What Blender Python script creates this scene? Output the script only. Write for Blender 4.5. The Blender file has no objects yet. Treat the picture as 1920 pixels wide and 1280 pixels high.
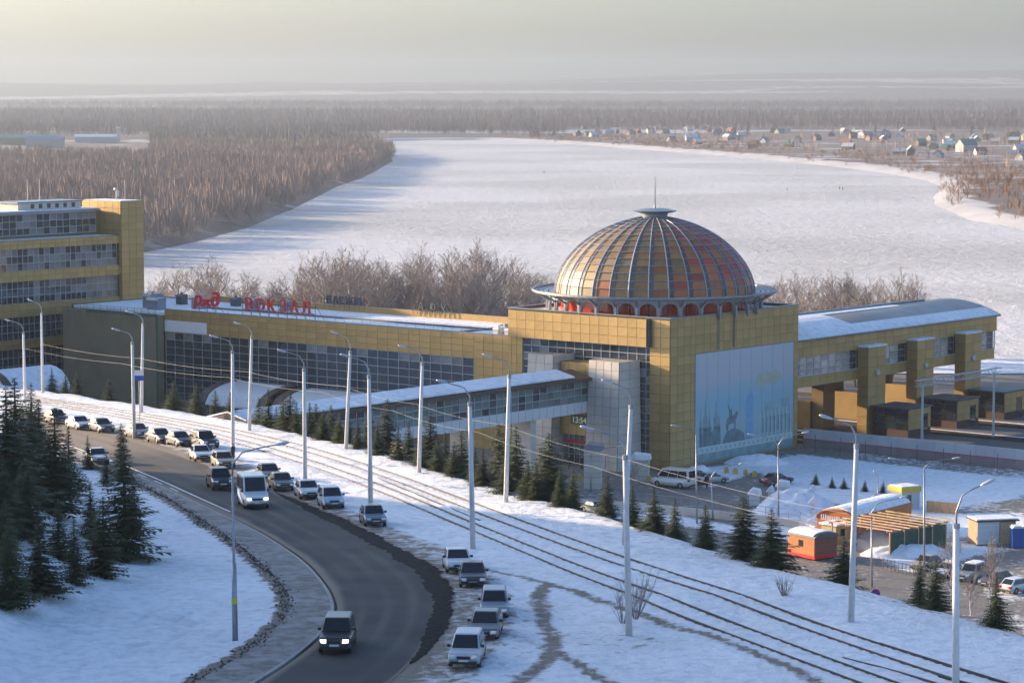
import bpy, bmesh, math, random
import numpy as np
from mathutils import Vector, Matrix
R = math.radians
random.seed(7)
rng = np.random.default_rng(7)
sc = bpy.context.scene
col = sc.collection

# ------------------------------------------------------------------ camera
FPX = 5000.0                                    # focal length in photo pixels (1920 wide)
PITCH = math.atan(477.0 / FPX)                  # horizon at photo row 163
CAMZ = 49.0
cam = bpy.data.cameras.new('camera'); cam_o = bpy.data.objects.new('camera', cam); col.objects.link(cam_o)
cam.sensor_width = 36.0; cam.lens = 36.0 * FPX / 1920.0
cam.clip_start = 1.0; cam.clip_end = 60000.0
cam_o.location = (0, 0, CAMZ); cam_o.rotation_euler = (math.pi / 2 - PITCH, 0, 0)
sc.camera = cam_o

# ------------------------------------------------------------------ sky, sun, exposure
SUN_AZ = 117.0                                   # sun stands to the left and a little ahead
SUN_EL = 12.5
world = bpy.data.worlds.new('World'); sc.world = world; world.use_nodes = True
wn = world.node_tree.nodes; wl = world.node_tree.links
bg = wn['Background']; sky = wn.new('ShaderNodeTexSky'); sky.sky_type = 'NISHITA'; sky.sun_disc = False
to_sun = Vector((-math.sin(R(SUN_AZ)) * math.cos(R(SUN_EL)), -math.cos(R(SUN_AZ)) * math.cos(R(SUN_EL)), math.sin(R(SUN_EL))))
sky.sun_elevation = R(SUN_EL)
sky.sun_rotation = math.atan2(to_sun.x, to_sun.y)
sky.altitude = 100; sky.air_density = 0.85; sky.dust_density = 3.0; sky.ozone_density = 3.3
wl.new(sky.outputs[0], bg.inputs[0]); bg.inputs[1].default_value = 0.14
sun = bpy.data.lights.new('sun', 'SUN'); sun.energy = 4.4; sun.angle = R(0.6); sun.color = (1.0, 0.76, 0.49)
sun_o = bpy.data.objects.new('sun', sun); col.objects.link(sun_o)
sun_o.rotation_euler = (-to_sun).to_track_quat('-Z', 'Y').to_euler(); sun_o.location = (-80, 60, 120)
sc.view_settings.view_transform = 'Standard'; sc.view_settings.look = 'None'
sc.view_settings.exposure = 1.55; sc.view_settings.gamma = 1.0; sc.view_settings.use_curve_mapping = False
HAZE = 1.25e-4
sc.cycles.max_bounces = 7; sc.cycles.diffuse_bounces = 4; sc.cycles.glossy_bounces = 3
sc.cycles.transmission_bounces = 4; sc.cycles.volume_bounces = 0; sc.cycles.transparent_max_bounces = 8

# ------------------------------------------------------------------ helpers
def tag(o, label=None, cat=None, group=None, kind=None):
    if label: o['label'] = label
    if cat: o['category'] = cat
    if group: o['group'] = group
    if kind: o['kind'] = kind
    return o

def empty(name, loc=(0, 0, 0), rz=0.0, label=None, cat=None, group=None):
    o = bpy.data.objects.new(name, None); col.objects.link(o)
    o.location = loc; o.rotation_euler = (0, 0, rz); o.empty_display_size = .3
    return tag(o, label, cat, group)

def link(name, me, parent=None, loc=None, rz=None):
    o = bpy.data.objects.new(name, me); col.objects.link(o)
    if parent is not None: o.parent = parent
    if loc is not None: o.location = loc
    if rz is not None: o.rotation_euler = (0, 0, rz)
    return o

def copy_tree(o, parent=None):
    c = o.copy(); col.objects.link(c); c.parent = parent
    for ch in o.children: copy_tree(ch, c)
    return c

def np_mesh(name, verts, faces, mat=None, smooth=False):
    me = bpy.data.meshes.new(name)
    me.from_pydata([tuple(v) for v in verts], [], [tuple(f) for f in faces])
    if mat: me.materials.append(mat)
    if smooth: me.shade_smooth()
    return me

def fast_mesh(name, verts, tris, mat=None, smooth=False):
    """verts (n,3) float array, tris (m,3) int array"""
    verts = np.asarray(verts, np.float32); tris = np.asarray(tris, np.int32)
    me = bpy.data.meshes.new(name)
    me.vertices.add(len(verts)); me.vertices.foreach_set('co', verts.ravel())
    me.loops.add(tris.size); me.loops.foreach_set('vertex_index', tris.ravel())
    me.polygons.add(len(tris))
    me.polygons.foreach_set('loop_start', np.arange(0, tris.size, 3, dtype=np.int32))
    me.update(calc_edges=True); me.validate()
    if mat: me.materials.append(mat)
    if smooth: me.shade_smooth()
    return me

class MB:
    """collects shapes; build() links them as one mesh object"""
    def __init__(s): s.v = []; s.f = []; s.mi = []; s.cur = 0
    def add(s, verts, faces):
        b = len(s.v); s.v += [tuple(v) for v in verts]
        for f in faces: s.f.append(tuple(b + i for i in f)); s.mi.append(s.cur)
        return s
    def box(s, x0, x1, y0, y1, z0, z1):
        return s.add([(x0, y0, z0), (x1, y0, z0), (x1, y1, z0), (x0, y1, z0), (x0, y0, z1), (x1, y0, z1), (x1, y1, z1), (x0, y1, z1)],
                     [(3, 2, 1, 0), (4, 5, 6, 7), (0, 1, 5, 4), (1, 2, 6, 5), (2, 3, 7, 6), (3, 0, 4, 7)])
    def hexa(s, p):                                   # eight corners, bottom ring then top ring
        return s.add(p, [(3, 2, 1, 0), (4, 5, 6, 7), (0, 1, 5, 4), (1, 2, 6, 5), (2, 3, 7, 6), (3, 0, 4, 7)])
    def tube(s, pts, rad, n=6, caps=True):
        pts = [Vector(p) for p in pts]
        if not hasattr(rad, '__len__'): rad = [rad] * len(pts)
        rings = []; prev = None
        for i, p in enumerate(pts):
            d = (pts[min(i + 1, len(pts) - 1)] - pts[max(i - 1, 0)]).normalized()
            a = Vector((0, 0, 1)) if abs(d.z) < .9 else Vector((1, 0, 0))
            if prev is not None: a = prev
            u = (a - d * a.dot(d)).normalized(); w = d.cross(u); prev = u
            rings.append([p + (u * math.cos(2 * math.pi * k / n) + w * math.sin(2 * math.pi * k / n)) * rad[i] for k in range(n)])
        vs = [v for r in rings for v in r]; fs = []
        for i in range(len(pts) - 1):
            for k in range(n):
                a = i * n + k; b = i * n + (k + 1) % n
                fs.append((a, b, b + n, a + n))
        if caps: fs.append(tuple(range(n - 1, -1, -1))); fs.append(tuple((len(pts) - 1) * n + k for k in range(n)))
        return s.add(vs, fs)
    def lathe(s, prof, n=24, a0=0, a1=2 * math.pi, cx=0, cy=0):
        full = abs(a1 - a0 - 2 * math.pi) < 1e-6; m = n if full else n + 1
        vs = [(cx + r * math.cos(a0 + (a1 - a0) * k / n), cy + r * math.sin(a0 + (a1 - a0) * k / n), z) for k in range(m) for r, z in prof]
        P = len(prof); fs = []
        for k in range(n):
            k2 = (k + 1) % m
            for j in range(P - 1): fs.append((k * P + j, k2 * P + j, k2 * P + j + 1, k * P + j + 1))
        return s.add(vs, fs)
    def prism(s, poly, axis, a, b):
        """poly: 2d points; axis 'x': (y,z) swept in x, 'y': (x,z) swept in y, 'z': (x,y) swept in z"""
        def P(t, q): return (t, q[0], q[1]) if axis == 'x' else (q[0], t, q[1]) if axis == 'y' else (q[0], q[1], t)
        n = len(poly); vs = [P(a, q) for q in poly] + [P(b, q) for q in poly]
        fs = [tuple(range(n - 1, -1, -1)), tuple(range(n, 2 * n))] + [(i, (i + 1) % n, n + (i + 1) % n, n + i) for i in range(n)]
        return s.add(vs, fs)
    def mesh(s, name, mat, smooth=False, fix=True):
        me = bpy.data.meshes.new(name); me.from_pydata(s.v, [], s.f)
        mats = mat if isinstance(mat, (list, tuple)) else [mat]
        for m in mats: me.materials.append(m)
        if len(mats) > 1: me.polygons.foreach_set('material_index', s.mi)
        if fix:
            bm = bmesh.new(); bm.from_mesh(me); bmesh.ops.recalc_face_normals(bm, faces=bm.faces); bm.to_mesh(me); bm.free()
        if smooth: me.shade_smooth()
        return me
    def build(s, name, mat, parent=None, smooth=False, loc=None, rz=None):
        return link(name, s.mesh(name, mat, smooth), parent, loc, rz)

def bevel_mesh(me, w, seg=2, ang=30):
    bm = bmesh.new(); bm.from_mesh(me)
    bmesh.ops.remove_doubles(bm, verts=bm.verts, dist=1e-5)
    es = [e for e in bm.edges if len(e.link_faces) == 2 and e.calc_face_angle(0) > R(ang)]
    bmesh.ops.bevel(bm, geom=es, offset=w, segments=seg, affect='EDGES', profile=.6, clamp_overlap=True)
    bm.to_mesh(me); bm.free(); return me

# value noise in numpy
def vnoise(x, y, scale, seed=0):
    x = np.asarray(x, float) / scale; y = np.asarray(y, float) / scale
    xi = np.floor(x).astype(np.int64); yi = np.floor(y).astype(np.int64); fx = x - xi; fy = y - yi
    def h(a, b):
        n = (a * 374761393 + b * 668265263 + seed * 1442695041) & 0x7fffffff
        n = ((n ^ (n >> 13)) * 1274126177) & 0x7fffffff
        return ((n ^ (n >> 16)) & 0xffff) / 65535.0
    u = fx * fx * (3 - 2 * fx); v = fy * fy * (3 - 2 * fy)
    return (h(xi, yi) * (1 - u) + h(xi + 1, yi) * u) * (1 - v) + (h(xi, yi + 1) * (1 - u) + h(xi + 1, yi + 1) * u) * v
def fbm(x, y, scale, seed=0, o=3):
    return sum(vnoise(x, y, scale / 2 ** k, seed + k) * .5 ** k for k in range(o)) / sum(.5 ** k for k in range(o))
def sstep(a, b, t):
    t = np.clip((np.asarray(t, float) - a) / (b - a), 0, 1); return t * t * (3 - 2 * t)
def seg_dist(px, py, poly):
    """distance from points to an open polyline"""
    d = np.full(np.shape(px), 1e9)
    for (x0, y0), (x1, y1) in zip(poly[:-1], poly[1:]):
        dx, dy = x1 - x0, y1 - y0; L = dx * dx + dy * dy + 1e-12
        t = np.clip(((px - x0) * dx + (py - y0) * dy) / L, 0, 1)
        d = np.minimum(d, np.hypot(px - x0 - t * dx, py - y0 - t * dy))
    return d
def in_poly(px, py, poly):
    c = np.zeros(np.shape(px), bool); n = len(poly)
    for i in range(n):
        x0, y0 = poly[i]; x1, y1 = poly[(i + 1) % n]
        if y0 == y1: continue
        k = ((y0 > py) != (y1 > py)) & (px < (x1 - x0) * (py - y0) / (y1 - y0) + x0); c ^= k
    return c
def resample(poly, n):
    p = np.array(poly, float); s = np.r_[0, np.cumsum(np.hypot(*np.diff(p, axis=0).T))]
    for _ in range(2):                                # Chaikin smoothing
        q = [p[0]]
        for a, b in zip(p[:-1], p[1:]): q += [a * .75 + b * .25, a * .25 + b * .75]
        q.append(p[-1]); p = np.array(q)
    s = np.r_[0, np.cumsum(np.hypot(*np.diff(p, axis=0).T))]; t = np.linspace(0, s[-1], n)
    return np.c_[np.interp(t, s, p[:, 0]), np.interp(t, s, p[:, 1])]

# ------------------------------------------------------------------ terrain height functions
def zt0(y):
    y = np.asarray(y, float)
    z = 18.3 - .045 * np.maximum(0, y - 160)
    return np.where(y < 100, 18.3 + (100 - y) * .285, z)
def ray(px, py):
    d = Vector(((px - 960) / FPX, (640 - py) / FPX, -1)); d.rotate(cam_o.rotation_euler); return d
def at_y(px, py, Y):
    d = ray(px, py); t = Y / d.y; return Vector((d.x * t, Y, CAMZ + d.z * t))
def at_z(px, py, z):
    d = ray(px, py); t = (z - CAMZ) / d.z; return Vector((d.x * t, d.y * t, z))
def on(px, py, fn):
    """first point of the ray through photo pixel px,py that lies on the height function"""
    d = ray(px, py); lo = 60.0; z = lambda Y: CAMZ + d.z * Y / d.y - float(fn(d.x * Y / d.y, Y))
    Y = lo
    while z(Y) > 0 and Y < 900: Y += 2.0
    a, b = Y - 2.0, Y
    for _ in range(30):
        m = (a + b) / 2
        if z(m) > 0: a = m
        else: b = m
    return Vector((d.x * b / d.y, b, CAMZ + d.z * b / d.y))
ter = lambda px, py: on(px, py, lambda x, y: zt0(y))
pxl = lambda L: [tuple(ter(*p)[:2]) for p in L]
EDGE = pxl([(60, 727), (100, 735), (330, 772), (440, 791), (690, 842), (790, 882), (900, 905), (1169, 987), (1458, 1072), (1640, 1114), (1920, 1197), (2150, 1275)])
_ey = np.array([p[1] for p in EDGE])[::-1]; _ex = np.array([p[0] for p in EDGE])[::-1]
def edge_x(y):
    y = np.asarray(y, float); e = np.interp(y, _ey, _ex)
    return np.where(y < _ey[0], _ex[0] + (_ey[0] - y) * .35, np.where(y > _ey[-1], _ex[-1] - (y - _ey[-1]) * .58, e))
TOE_Y = [120, 150, 165, 185, 210, 235, 265, 300]; TOE_X = [-24, -25, -23, -25, -31, -37, -45, -52]
def ground(x, y):
    x = np.asarray(x, float); y = np.asarray(y, float)
    z = zt0(y)
    k = np.interp(y, TOE_Y, TOE_X) - x                              # metres left of the hill's toe
    k = np.where(k > 0, k, 0); f = 1 - sstep(218, 300, y)
    z = z + np.minimum(.46 * np.where(k < 4, k * k / 8, k - 2) + .42 * np.maximum(0, k - 15), 27) * f  # extra rise out of view is shaped to shade the foreground
    e = (x - edge_x(y)) * .9                                        # metres past the embankment crest
    z = z - .62 * np.where(e > 0, np.where(e < 2, e * e / 4, e - 1), 0)
    return np.maximum(z, -.7)
gnd = lambda px, py: on(px, py, ground)
# ------------------------------------------------------------------ materials
def new_mat(name):
    m = bpy.data.materials.new(name); m.use_nodes = True
    nt = m.node_tree; return m, nt, nt.nodes['Principled BSDF']
def mat(name, c, rough=.6, metal=0, var=.12, vs=1.5, bump=0, bs=20, spec=.5, coat=0, emit=None):
    m, nt, b = new_mat(name); N = nt.nodes; L = nt.links
    tc = N.new('ShaderNodeTexCoord')
    b.inputs['Roughness'].default_value = rough; b.inputs['Metallic'].default_value = metal
    b.inputs['Specular IOR Level'].default_value = spec; b.inputs['Coat Weight'].default_value = coat
    b.inputs['Coat Roughness'].default_value = .08
    if var:
        n = N.new('ShaderNodeTexNoise'); n.inputs['Scale'].default_value = vs; n.inputs['Detail'].default_value = 4
        L.new(tc.outputs['Object'], n.inputs['Vector'])
        oi = N.new('ShaderNodeObjectInfo'); ad = N.new('ShaderNodeMath'); ad.operation = 'MULTIPLY_ADD'
        L.new(oi.outputs['Random'], ad.inputs[0]); ad.inputs[1].default_value = .5; L.new(n.outputs['Fac'], ad.inputs[2])
        r = N.new('ShaderNodeValToRGB'); L.new(ad.outputs[0], r.inputs[0])
        r.color_ramp.elements[0].position = .3; r.color_ramp.elements[1].position = 1.15 if False else 1.0
        r.color_ramp.elements[0].color = tuple(x * (1 - var) for x in c) + (1,)
        r.color_ramp.elements[1].color = tuple(min(1, x * (1 + var)) for x in c) + (1,)
        L.new(r.outputs[0], b.inputs['Base Color'])
    else: b.inputs['Base Color'].default_value = tuple(c) + (1,)
    if bump:
        n2 = N.new('ShaderNodeTexNoise'); n2.inputs['Scale'].default_value = bs; n2.inputs['Detail'].default_value = 5
        L.new(tc.outputs['Object'], n2.inputs['Vector'])
        bp = N.new('ShaderNodeBump'); bp.inputs['Strength'].default_value = bump; bp.inputs['Distance'].default_value = .05
        L.new(n2.outputs['Fac'], bp.inputs['Height']); L.new(bp.outputs[0], b.inputs['Normal'])
    if emit:
        b.inputs['Emission Color'].default_value = tuple(emit[:3]) + (1,); b.inputs['Emission Strength'].default_value = emit[3]
    return m
M = {}
def snow_mat(name, base=(.80, .81, .83), dirtcol=(.20, .165, .13), bump=.85, s1=1.1, attr=True, scale2=7.0, soft=.5):
    """snow with a painted-in 'dirt' attribute: trodden paths, sand and bare soil keep their own outline"""
    m, nt, b = new_mat(name); N = nt.nodes; L = nt.links
    tc = N.new('ShaderNodeTexCoord'); b.inputs['Roughness'].default_value = .75; b.inputs['Specular IOR Level'].default_value = .25
    n1 = N.new('ShaderNodeTexNoise'); n1.inputs['Scale'].default_value = s1; n1.inputs['Detail'].default_value = 6; n1.inputs['Roughness'].default_value = .65
    n2 = N.new('ShaderNodeTexNoise'); n2.inputs['Scale'].default_value = scale2; n2.inputs['Detail'].default_value = 3
    n3 = N.new('ShaderNodeTexNoise'); n3.inputs['Scale'].default_value = .12; n3.inputs['Detail'].default_value = 3
    for n in (n1, n2, n3): L.new(tc.outputs['Object'], n.inputs['Vector'])
    r = N.new('ShaderNodeValToRGB'); L.new(n3.outputs['Fac'], r.inputs[0])
    r.color_ramp.elements[0].color = tuple(x * .92 for x in base) + (1,); r.color_ramp.elements[1].color = tuple(base) + (1,)
    r.color_ramp.elements[0].position = .35; r.color_ramp.elements[1].position = .6
    r9 = N.new('ShaderNodeValToRGB'); L.new(n1.outputs['Fac'], r9.inputs[0]); e9 = r9.color_ramp.elements; e9[0].position = .30; e9[0].color = (.74, .75, .77, 1); e9[1].position = .55; e9[1].color = (1, 1, 1, 1)  # lows of the noise painted darker for trampled spots and snow-crust shading
    m9 = N.new('ShaderNodeMix'); m9.data_type = 'RGBA'; m9.blend_type = 'MULTIPLY'; m9.inputs[0].default_value = 1; L.new(r.outputs[0], m9.inputs[6]); L.new(r9.outputs[0], m9.inputs[7])
    out = m9.outputs[2]
    if attr:
        a = N.new('ShaderNodeAttribute'); a.attribute_name = 'dirt'
        mx = N.new('ShaderNodeMath'); mx.operation = 'SUBTRACT'; L.new(n1.outputs['Fac'], mx.inputs[0]); mx.inputs[1].default_value = .5
        ma = N.new('ShaderNodeMath'); ma.operation = 'MULTIPLY_ADD'; L.new(mx.outputs[0], ma.inputs[0]); ma.inputs[1].default_value = 1.9; L.new(a.outputs['Fac'], ma.inputs[2])
        mr = N.new('ShaderNodeMapRange'); mr.interpolation_type = 'SMOOTHSTEP'; mr.inputs[1].default_value = .5 - soft * .5; mr.inputs[2].default_value = .5 + soft * .5
        L.new(ma.outputs[0], mr.inputs[0])
        # no dirt at all where the attribute is zero
        cl = N.new('ShaderNodeMath'); cl.operation = 'MULTIPLY'; cl.use_clamp = True; L.new(a.outputs['Fac'], cl.inputs[0]); cl.inputs[1].default_value = 4
        mm = N.new('ShaderNodeMath'); mm.operation = 'MULTIPLY'; L.new(mr.outputs[0], mm.inputs[0]); L.new(cl.outputs[0], mm.inputs[1])
        dc = N.new('ShaderNodeValToRGB'); L.new(n2.outputs['Fac'], dc.inputs[0])
        dc.color_ramp.elements[0].color = tuple(x * .6 for x in dirtcol) + (1,); dc.color_ramp.elements[1].color = tuple(x * 1.5 for x in dirtcol) + (1,)
        mix = N.new('ShaderNodeMix'); mix.data_type = 'RGBA'; L.new(mm.outputs[0], mix.inputs[0]); L.new(out, mix.inputs[6]); L.new(dc.outputs[0], mix.inputs[7])
        out = mix.outputs[2]
    L.new(out, b.inputs['Base Color'])
    bp = N.new('ShaderNodeBump'); bp.inputs['Strength'].default_value = bump; bp.inputs['Distance'].default_value = .35
    L.new(n1.outputs['Fac'], bp.inputs['Height'])
    bp2 = N.new('ShaderNodeBump'); bp2.inputs['Strength'].default_value = bump * .7; bp2.inputs['Distance'].default_value = .06
    L.new(n2.outputs['Fac'], bp2.inputs['Height']); L.new(bp.outputs[0], bp2.inputs['Normal']); L.new(bp2.outputs[0], b.inputs['Normal'])
    return m
M['snow'] = snow_mat('snow')
M['plaza'] = snow_mat('plaza_paving_and_snow', dirtcol=(.17, .155, .14), bump=.35, soft=.4)
M['roof_snow'] = snow_mat('roof_snow', attr=False, bump=.3)
M['land'] = snow_mat('winter_land', base=(.52, .50, .50), dirtcol=(.17, .125, .10), bump=.3, s1=.02, scale2=.2, soft=.3)
def ice_mat():
    m, nt, b = new_mat('river_ice'); N = nt.nodes; L = nt.links
    tc = N.new('ShaderNodeTexCoord'); mp = N.new('ShaderNodeMapping'); L.new(tc.outputs['Object'], mp.inputs[0])
    mp.inputs['Scale'].default_value = (.22, .11, 1); mp.inputs['Rotation'].default_value = (0, 0, R(-20))
    n1 = N.new('ShaderNodeTexNoise'); n1.inputs['Scale'].default_value = 1; n1.inputs['Detail'].default_value = 8; n1.inputs['Roughness'].default_value = .72; n1.inputs['Distortion'].default_value = .6
    L.new(mp.outputs[0], n1.inputs['Vector'])
    n2 = N.new('ShaderNodeTexNoise'); n2.inputs['Scale'].default_value = .006; n2.inputs['Detail'].default_value = 4; L.new(tc.outputs['Object'], n2.inputs['Vector'])
    r = N.new('ShaderNodeValToRGB'); L.new(n1.outputs['Fac'], r.inputs[0])
    e = r.color_ramp.elements; e[0].position = .3; e[0].color = (.42, .43, .46, 1); e[1].position = .55; e[1].color = (.74, .74, .76, 1)
    r2 = N.new('ShaderNodeValToRGB'); L.new(n2.outputs['Fac'], r2.inputs[0])
    e = r2.color_ramp.elements; e[0].position = .4; e[0].color = (.68, .67, .675, 1); e[1].position = .6; e[1].color = (.56, .565, .58, 1)
    mx = N.new('ShaderNodeMix'); mx.data_type = 'RGBA'; mx.blend_type = 'MULTIPLY'; mx.inputs[0].default_value = .55
    L.new(r2.outputs[0], mx.inputs[6]); L.new(r.outputs[0], mx.inputs[7]); 
    L.new(mx.outputs[2], b.inputs['Base Color']); b.inputs['Roughness'].default_value = .7; b.inputs['Specular IOR Level'].default_value = .3
    # wind-packed drifts and ridges: stronger where the big noise says so
    mu = N.new('ShaderNodeMath'); mu.operation = 'MULTIPLY'; L.new(n1.outputs['Fac'], mu.inputs[0]); L.new(r2.outputs[0], mu.inputs[1])
    bp = N.new('ShaderNodeBump'); bp.inputs['Strength'].default_value = 1.0; bp.inputs['Distance'].default_value = 3.0
    ms = N.new('ShaderNodeMapRange'); L.new(n2.outputs['Fac'], ms.inputs[0]); ms.inputs[1].default_value = .38; ms.inputs[2].default_value = .58; ms.inputs[3].default_value = .5; ms.inputs[4].default_value = 1.0; L.new(ms.outputs[0], bp.inputs['Strength'])
    L.new(n1.outputs['Fac'], bp.inputs['Height']); L.new(bp.outputs[0], b.inputs['Normal'])
    return m
M['ice'] = ice_mat()
def asphalt_mat():
    m, nt, b = new_mat('worn_asphalt'); N = nt.nodes; L = nt.links
    tc = N.new('ShaderNodeTexCoord')
    n1 = N.new('ShaderNodeTexNoise'); n1.inputs['Scale'].default_value = .22; n1.inputs['Detail'].default_value = 5
    n2 = N.new('ShaderNodeTexNoise'); n2.inputs['Scale'].default_value = 9; n2.inputs['Detail'].default_value = 4
    L.new(tc.outputs['Object'], n1.inputs['Vector']); L.new(tc.outputs['Object'], n2.inputs['Vector'])
    a = N.new('ShaderNodeAttribute'); a.attribute_name = 'dirt'
    r = N.new('ShaderNodeValToRGB'); L.new(n1.outputs['Fac'], r.inputs[0]); e = r.color_ramp.elements
    e[0].position = .35; e[0].color = (.042, .042, .043, 1); e[1].position = .65; e[1].color = (.072, .069, .066, 1)
    ad = N.new('ShaderNodeMath'); ad.operation = 'MULTIPLY_ADD'; L.new(n2.outputs['Fac'], ad.inputs[0]); ad.inputs[1].default_value = .5; L.new(a.outputs['Fac'], ad.inputs[2])
    mr = N.new('ShaderNodeMapRange'); mr.interpolation_type = 'SMOOTHSTEP'; mr.inputs[1].default_value = .42; mr.inputs[2].default_value = 1.2; L.new(ad.outputs[0], mr.inputs[0])
    mx = N.new('ShaderNodeMix'); mx.data_type = 'RGBA'; L.new(mr.outputs[0], mx.inputs[0]); L.new(r.outputs[0], mx.inputs[6]); mx.inputs[7].default_value = (.23, .185, .14, 1)
    L.new(mx.outputs[2], b.inputs['Base Color']); b.inputs['Roughness'].default_value = .8; b.inputs['Specular IOR Level'].default_value = .22
    bp = N.new('ShaderNodeBump'); bp.inputs['Strength'].default_value = .3; bp.inputs['Distance'].default_value = .02
    L.new(n2.outputs['Fac'], bp.inputs['Height']); L.new(bp.outputs[0], b.inputs['Normal'])
    return m
M['asphalt'] = asphalt_mat()
M['sidewalk'] = snow_mat('sanded_sidewalk', base=(.42, .41, .40), dirtcol=(.155, .135, .115), bump=.4, soft=.9)
M['marking'] = mat('worn_white_paint', (.5, .5, .49), .6, var=.45, vs=3)
M['kerb'] = mat('kerb_stone', (.26, .25, .24), .8, var=.3, vs=2)
M['gold'] = mat('golden_metal_cladding', (.44, .285, .108), .42, .45, var=.14, vs=.6, spec=.5)
M['gold_back'] = mat('cladding_joint', (.17, .105, .035), .7, var=.1)
M['pale_stone'] = mat('pale_stone_cladding', (.54, .475, .405), .6, var=.12, vs=.8)
M['stone_joint'] = mat('stone_joint', (.28, .25, .23), .8, var=.1)
M['white_panel'] = mat('white_cladding', (.62, .61, .60), .5, var=.08)
M['glass'] = mat('dark_reflective_glass', (.022, .030, .038), .04, .0, var=.5, vs=.3, spec=1.0, coat=.6)
M['glass_pale'] = mat('blind_behind_glass', (.18, .175, .17), .08, 0, var=.35, vs=.7, spec=.8, coat=.5)
M['glass_green'] = mat('greenish_gallery_glass', (.10, .145, .13), .05, 0, var=.5, vs=.6, spec=.9, coat=.4)
M['mullion'] = mat('grey_window_bar', (.36, .37, .39), .4, .3, var=.06)
M['dark_metal'] = mat('dark_grey_metal', (.075, .08, .09), .5, .3, var=.2)
M['grey_metal'] = mat('grey_galvanised_metal', (.27, .28, .30), .42, .5, var=.2, vs=2)
M['blue_metal'] = mat('blue_grey_roof_metal', (.20, .235, .27), .4, .4, var=.15, vs=.5)
M['brown_metal'] = mat('brown_roof_edge', (.075, .045, .035), .5, .1, var=.2)
M['concrete'] = mat('pole_concrete', (.58, .565, .55), .8, var=.14, vs=3, bump=.2, bs=12)
M['lamp'] = mat('lamp_head_grey', (.45, .46, .47), .35, .2, var=.05)
M['red_sign'] = mat('red_sign_enamel', (.62, .012, .025), .4, var=.06)
M['red_glass'] = mat('red_tinted_drum_glass', (.42, .035, .012), .12, 0, var=.3, vs=.5, coat=.5)
for k, c in {'beige': (.23, .155, .085), 'olive': (.225, .135, .048), 'gold': (.29, .135, .032), 'amber': (.37, .10, .018), 'red': (.38, .045, .016), 'mauve': (.30, .085, .085), 'pink': (.42, .15, .09), 'brown': (.15, .08, .035)}.items():
    M['pane_' + k] = mat('dome_pane_' + k, c, .5, 0, var=.35, vs=.9, coat=.06)
M['net'] = mat('brown_scaffold_net', (.19, .155, .095), .9, var=.25, vs=.35, bump=.3, bs=3)
M['green'] = mat('green_scaffold_net', (.03, .10, .065), .85, var=.3, vs=1.5)
M['needles'] = mat('spruce_needles', (.050, .066, .030), .75, var=.45, vs=1.2, spec=.25)
M['bark'] = mat('grey_brown_bark', (.16, .125, .10), .85, var=.25, vs=2, spec=.2)
M['birch'] = mat('birch_bark', (.52, .49, .46), .8, var=.35, vs=4)
M['twig'] = mat('bare_twigs', (.27, .225, .20), .85, var=.2, vs=.5, spec=.2)
M['wood_far'] = mat('bare_woodland', (.27, .20, .175), .9, var=.35, vs=.012, spec=.1)  # paler than the wood itself, with some distance haze put into the colour
M['wood_far2'] = mat('distant_woodland', (.135, .11, .105), .9, var=.35, vs=.004, spec=.1)
M['shrub'] = mat('reddish_bank_shrubs', (.22, .125, .075), .9, var=.35, vs=.02, spec=.1)
M['pine_far'] = mat('distant_conifer', (.035, .05, .04), .9, var=.2)
M['rail'] = mat('rusty_rail_in_dark_slush', (.055, .042, .036), .5, .3, var=.4, vs=1)
M['rubber'] = mat('tyre_rubber', (.018, .018, .019), .8, var=.2)
M['rim'] = mat('wheel_rim', (.32, .32, .33), .35, .7, var=.05)
M['cglass'] = mat('car_glass', (.008, .010, .014), .06, 0, var=0, spec=.6, coat=.0)
M['plastic'] = mat('black_plastic_trim', (.022, .022, .024), .55, var=.1)
M['headlamp'] = mat('headlamp_glass', (.55, .56, .58), .12, .2, var=0, coat=.8)
M['lit_headlamp'] = mat('lit_headlamp', (.8, .75, .65), .2, 0, var=0, emit=(1, .86, .66, 1.1))
M['taillamp'] = mat('tail_lamp', (.32, .012, .012), .2, 0, var=0, coat=.6)
M['plate'] = mat('number_plate', (.62, .62, .60), .5, var=.1)
# ------------------------------------------------------------------ embankment, road, pavement
ROAD_IN = pxl([(20, 800), (150, 850), (265, 893), (380, 947), (480, 990), (540, 1027), (582, 1057), (612, 1092), (632, 1128), (633, 1152), (612, 1187), (560, 1232), (480, 1284), (380, 1340)])
ROAD_OUT = pxl([(20, 768), (150, 797), (250, 824), (330, 850), (440, 890), (560, 943), (680, 1003), (760, 1045), (805, 1080), (824, 1120), (822, 1160), (798, 1214), (727, 1284), (630, 1350)])
WALK_IN = pxl([(20, 816), (150, 862), (259, 904), (328, 940), (423, 1002), (480, 1045), (535, 1100), (547, 1132), (532, 1166), (470, 1220), (370, 1276), (270, 1330)])
SHOULDER = pxl([(20, 758), (150, 786), (330, 818), (450, 866), (560, 914), (640, 953), (760, 1002), (880, 1052), (935, 1098), (957, 1140), (963, 1175), (932, 1216), (880, 1286), (800, 1350)])
NR = 160
rin, rout, win, shl = (resample(p, NR) for p in (ROAD_IN, ROAD_OUT, WALK_IN, SHOULDER))
gut = rin + (win - rin) * .10                                       # gutter strip between kerb and pavement
road_poly = [tuple(p) for p in rin] + [tuple(p) for p in rout[::-1]]
walk_poly = [tuple(p) for p in win] + [tuple(p) for p in rin[::-1]]
shl_poly = [tuple(p) for p in rout] + [tuple(p) for p in shl[::-1]]

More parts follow.
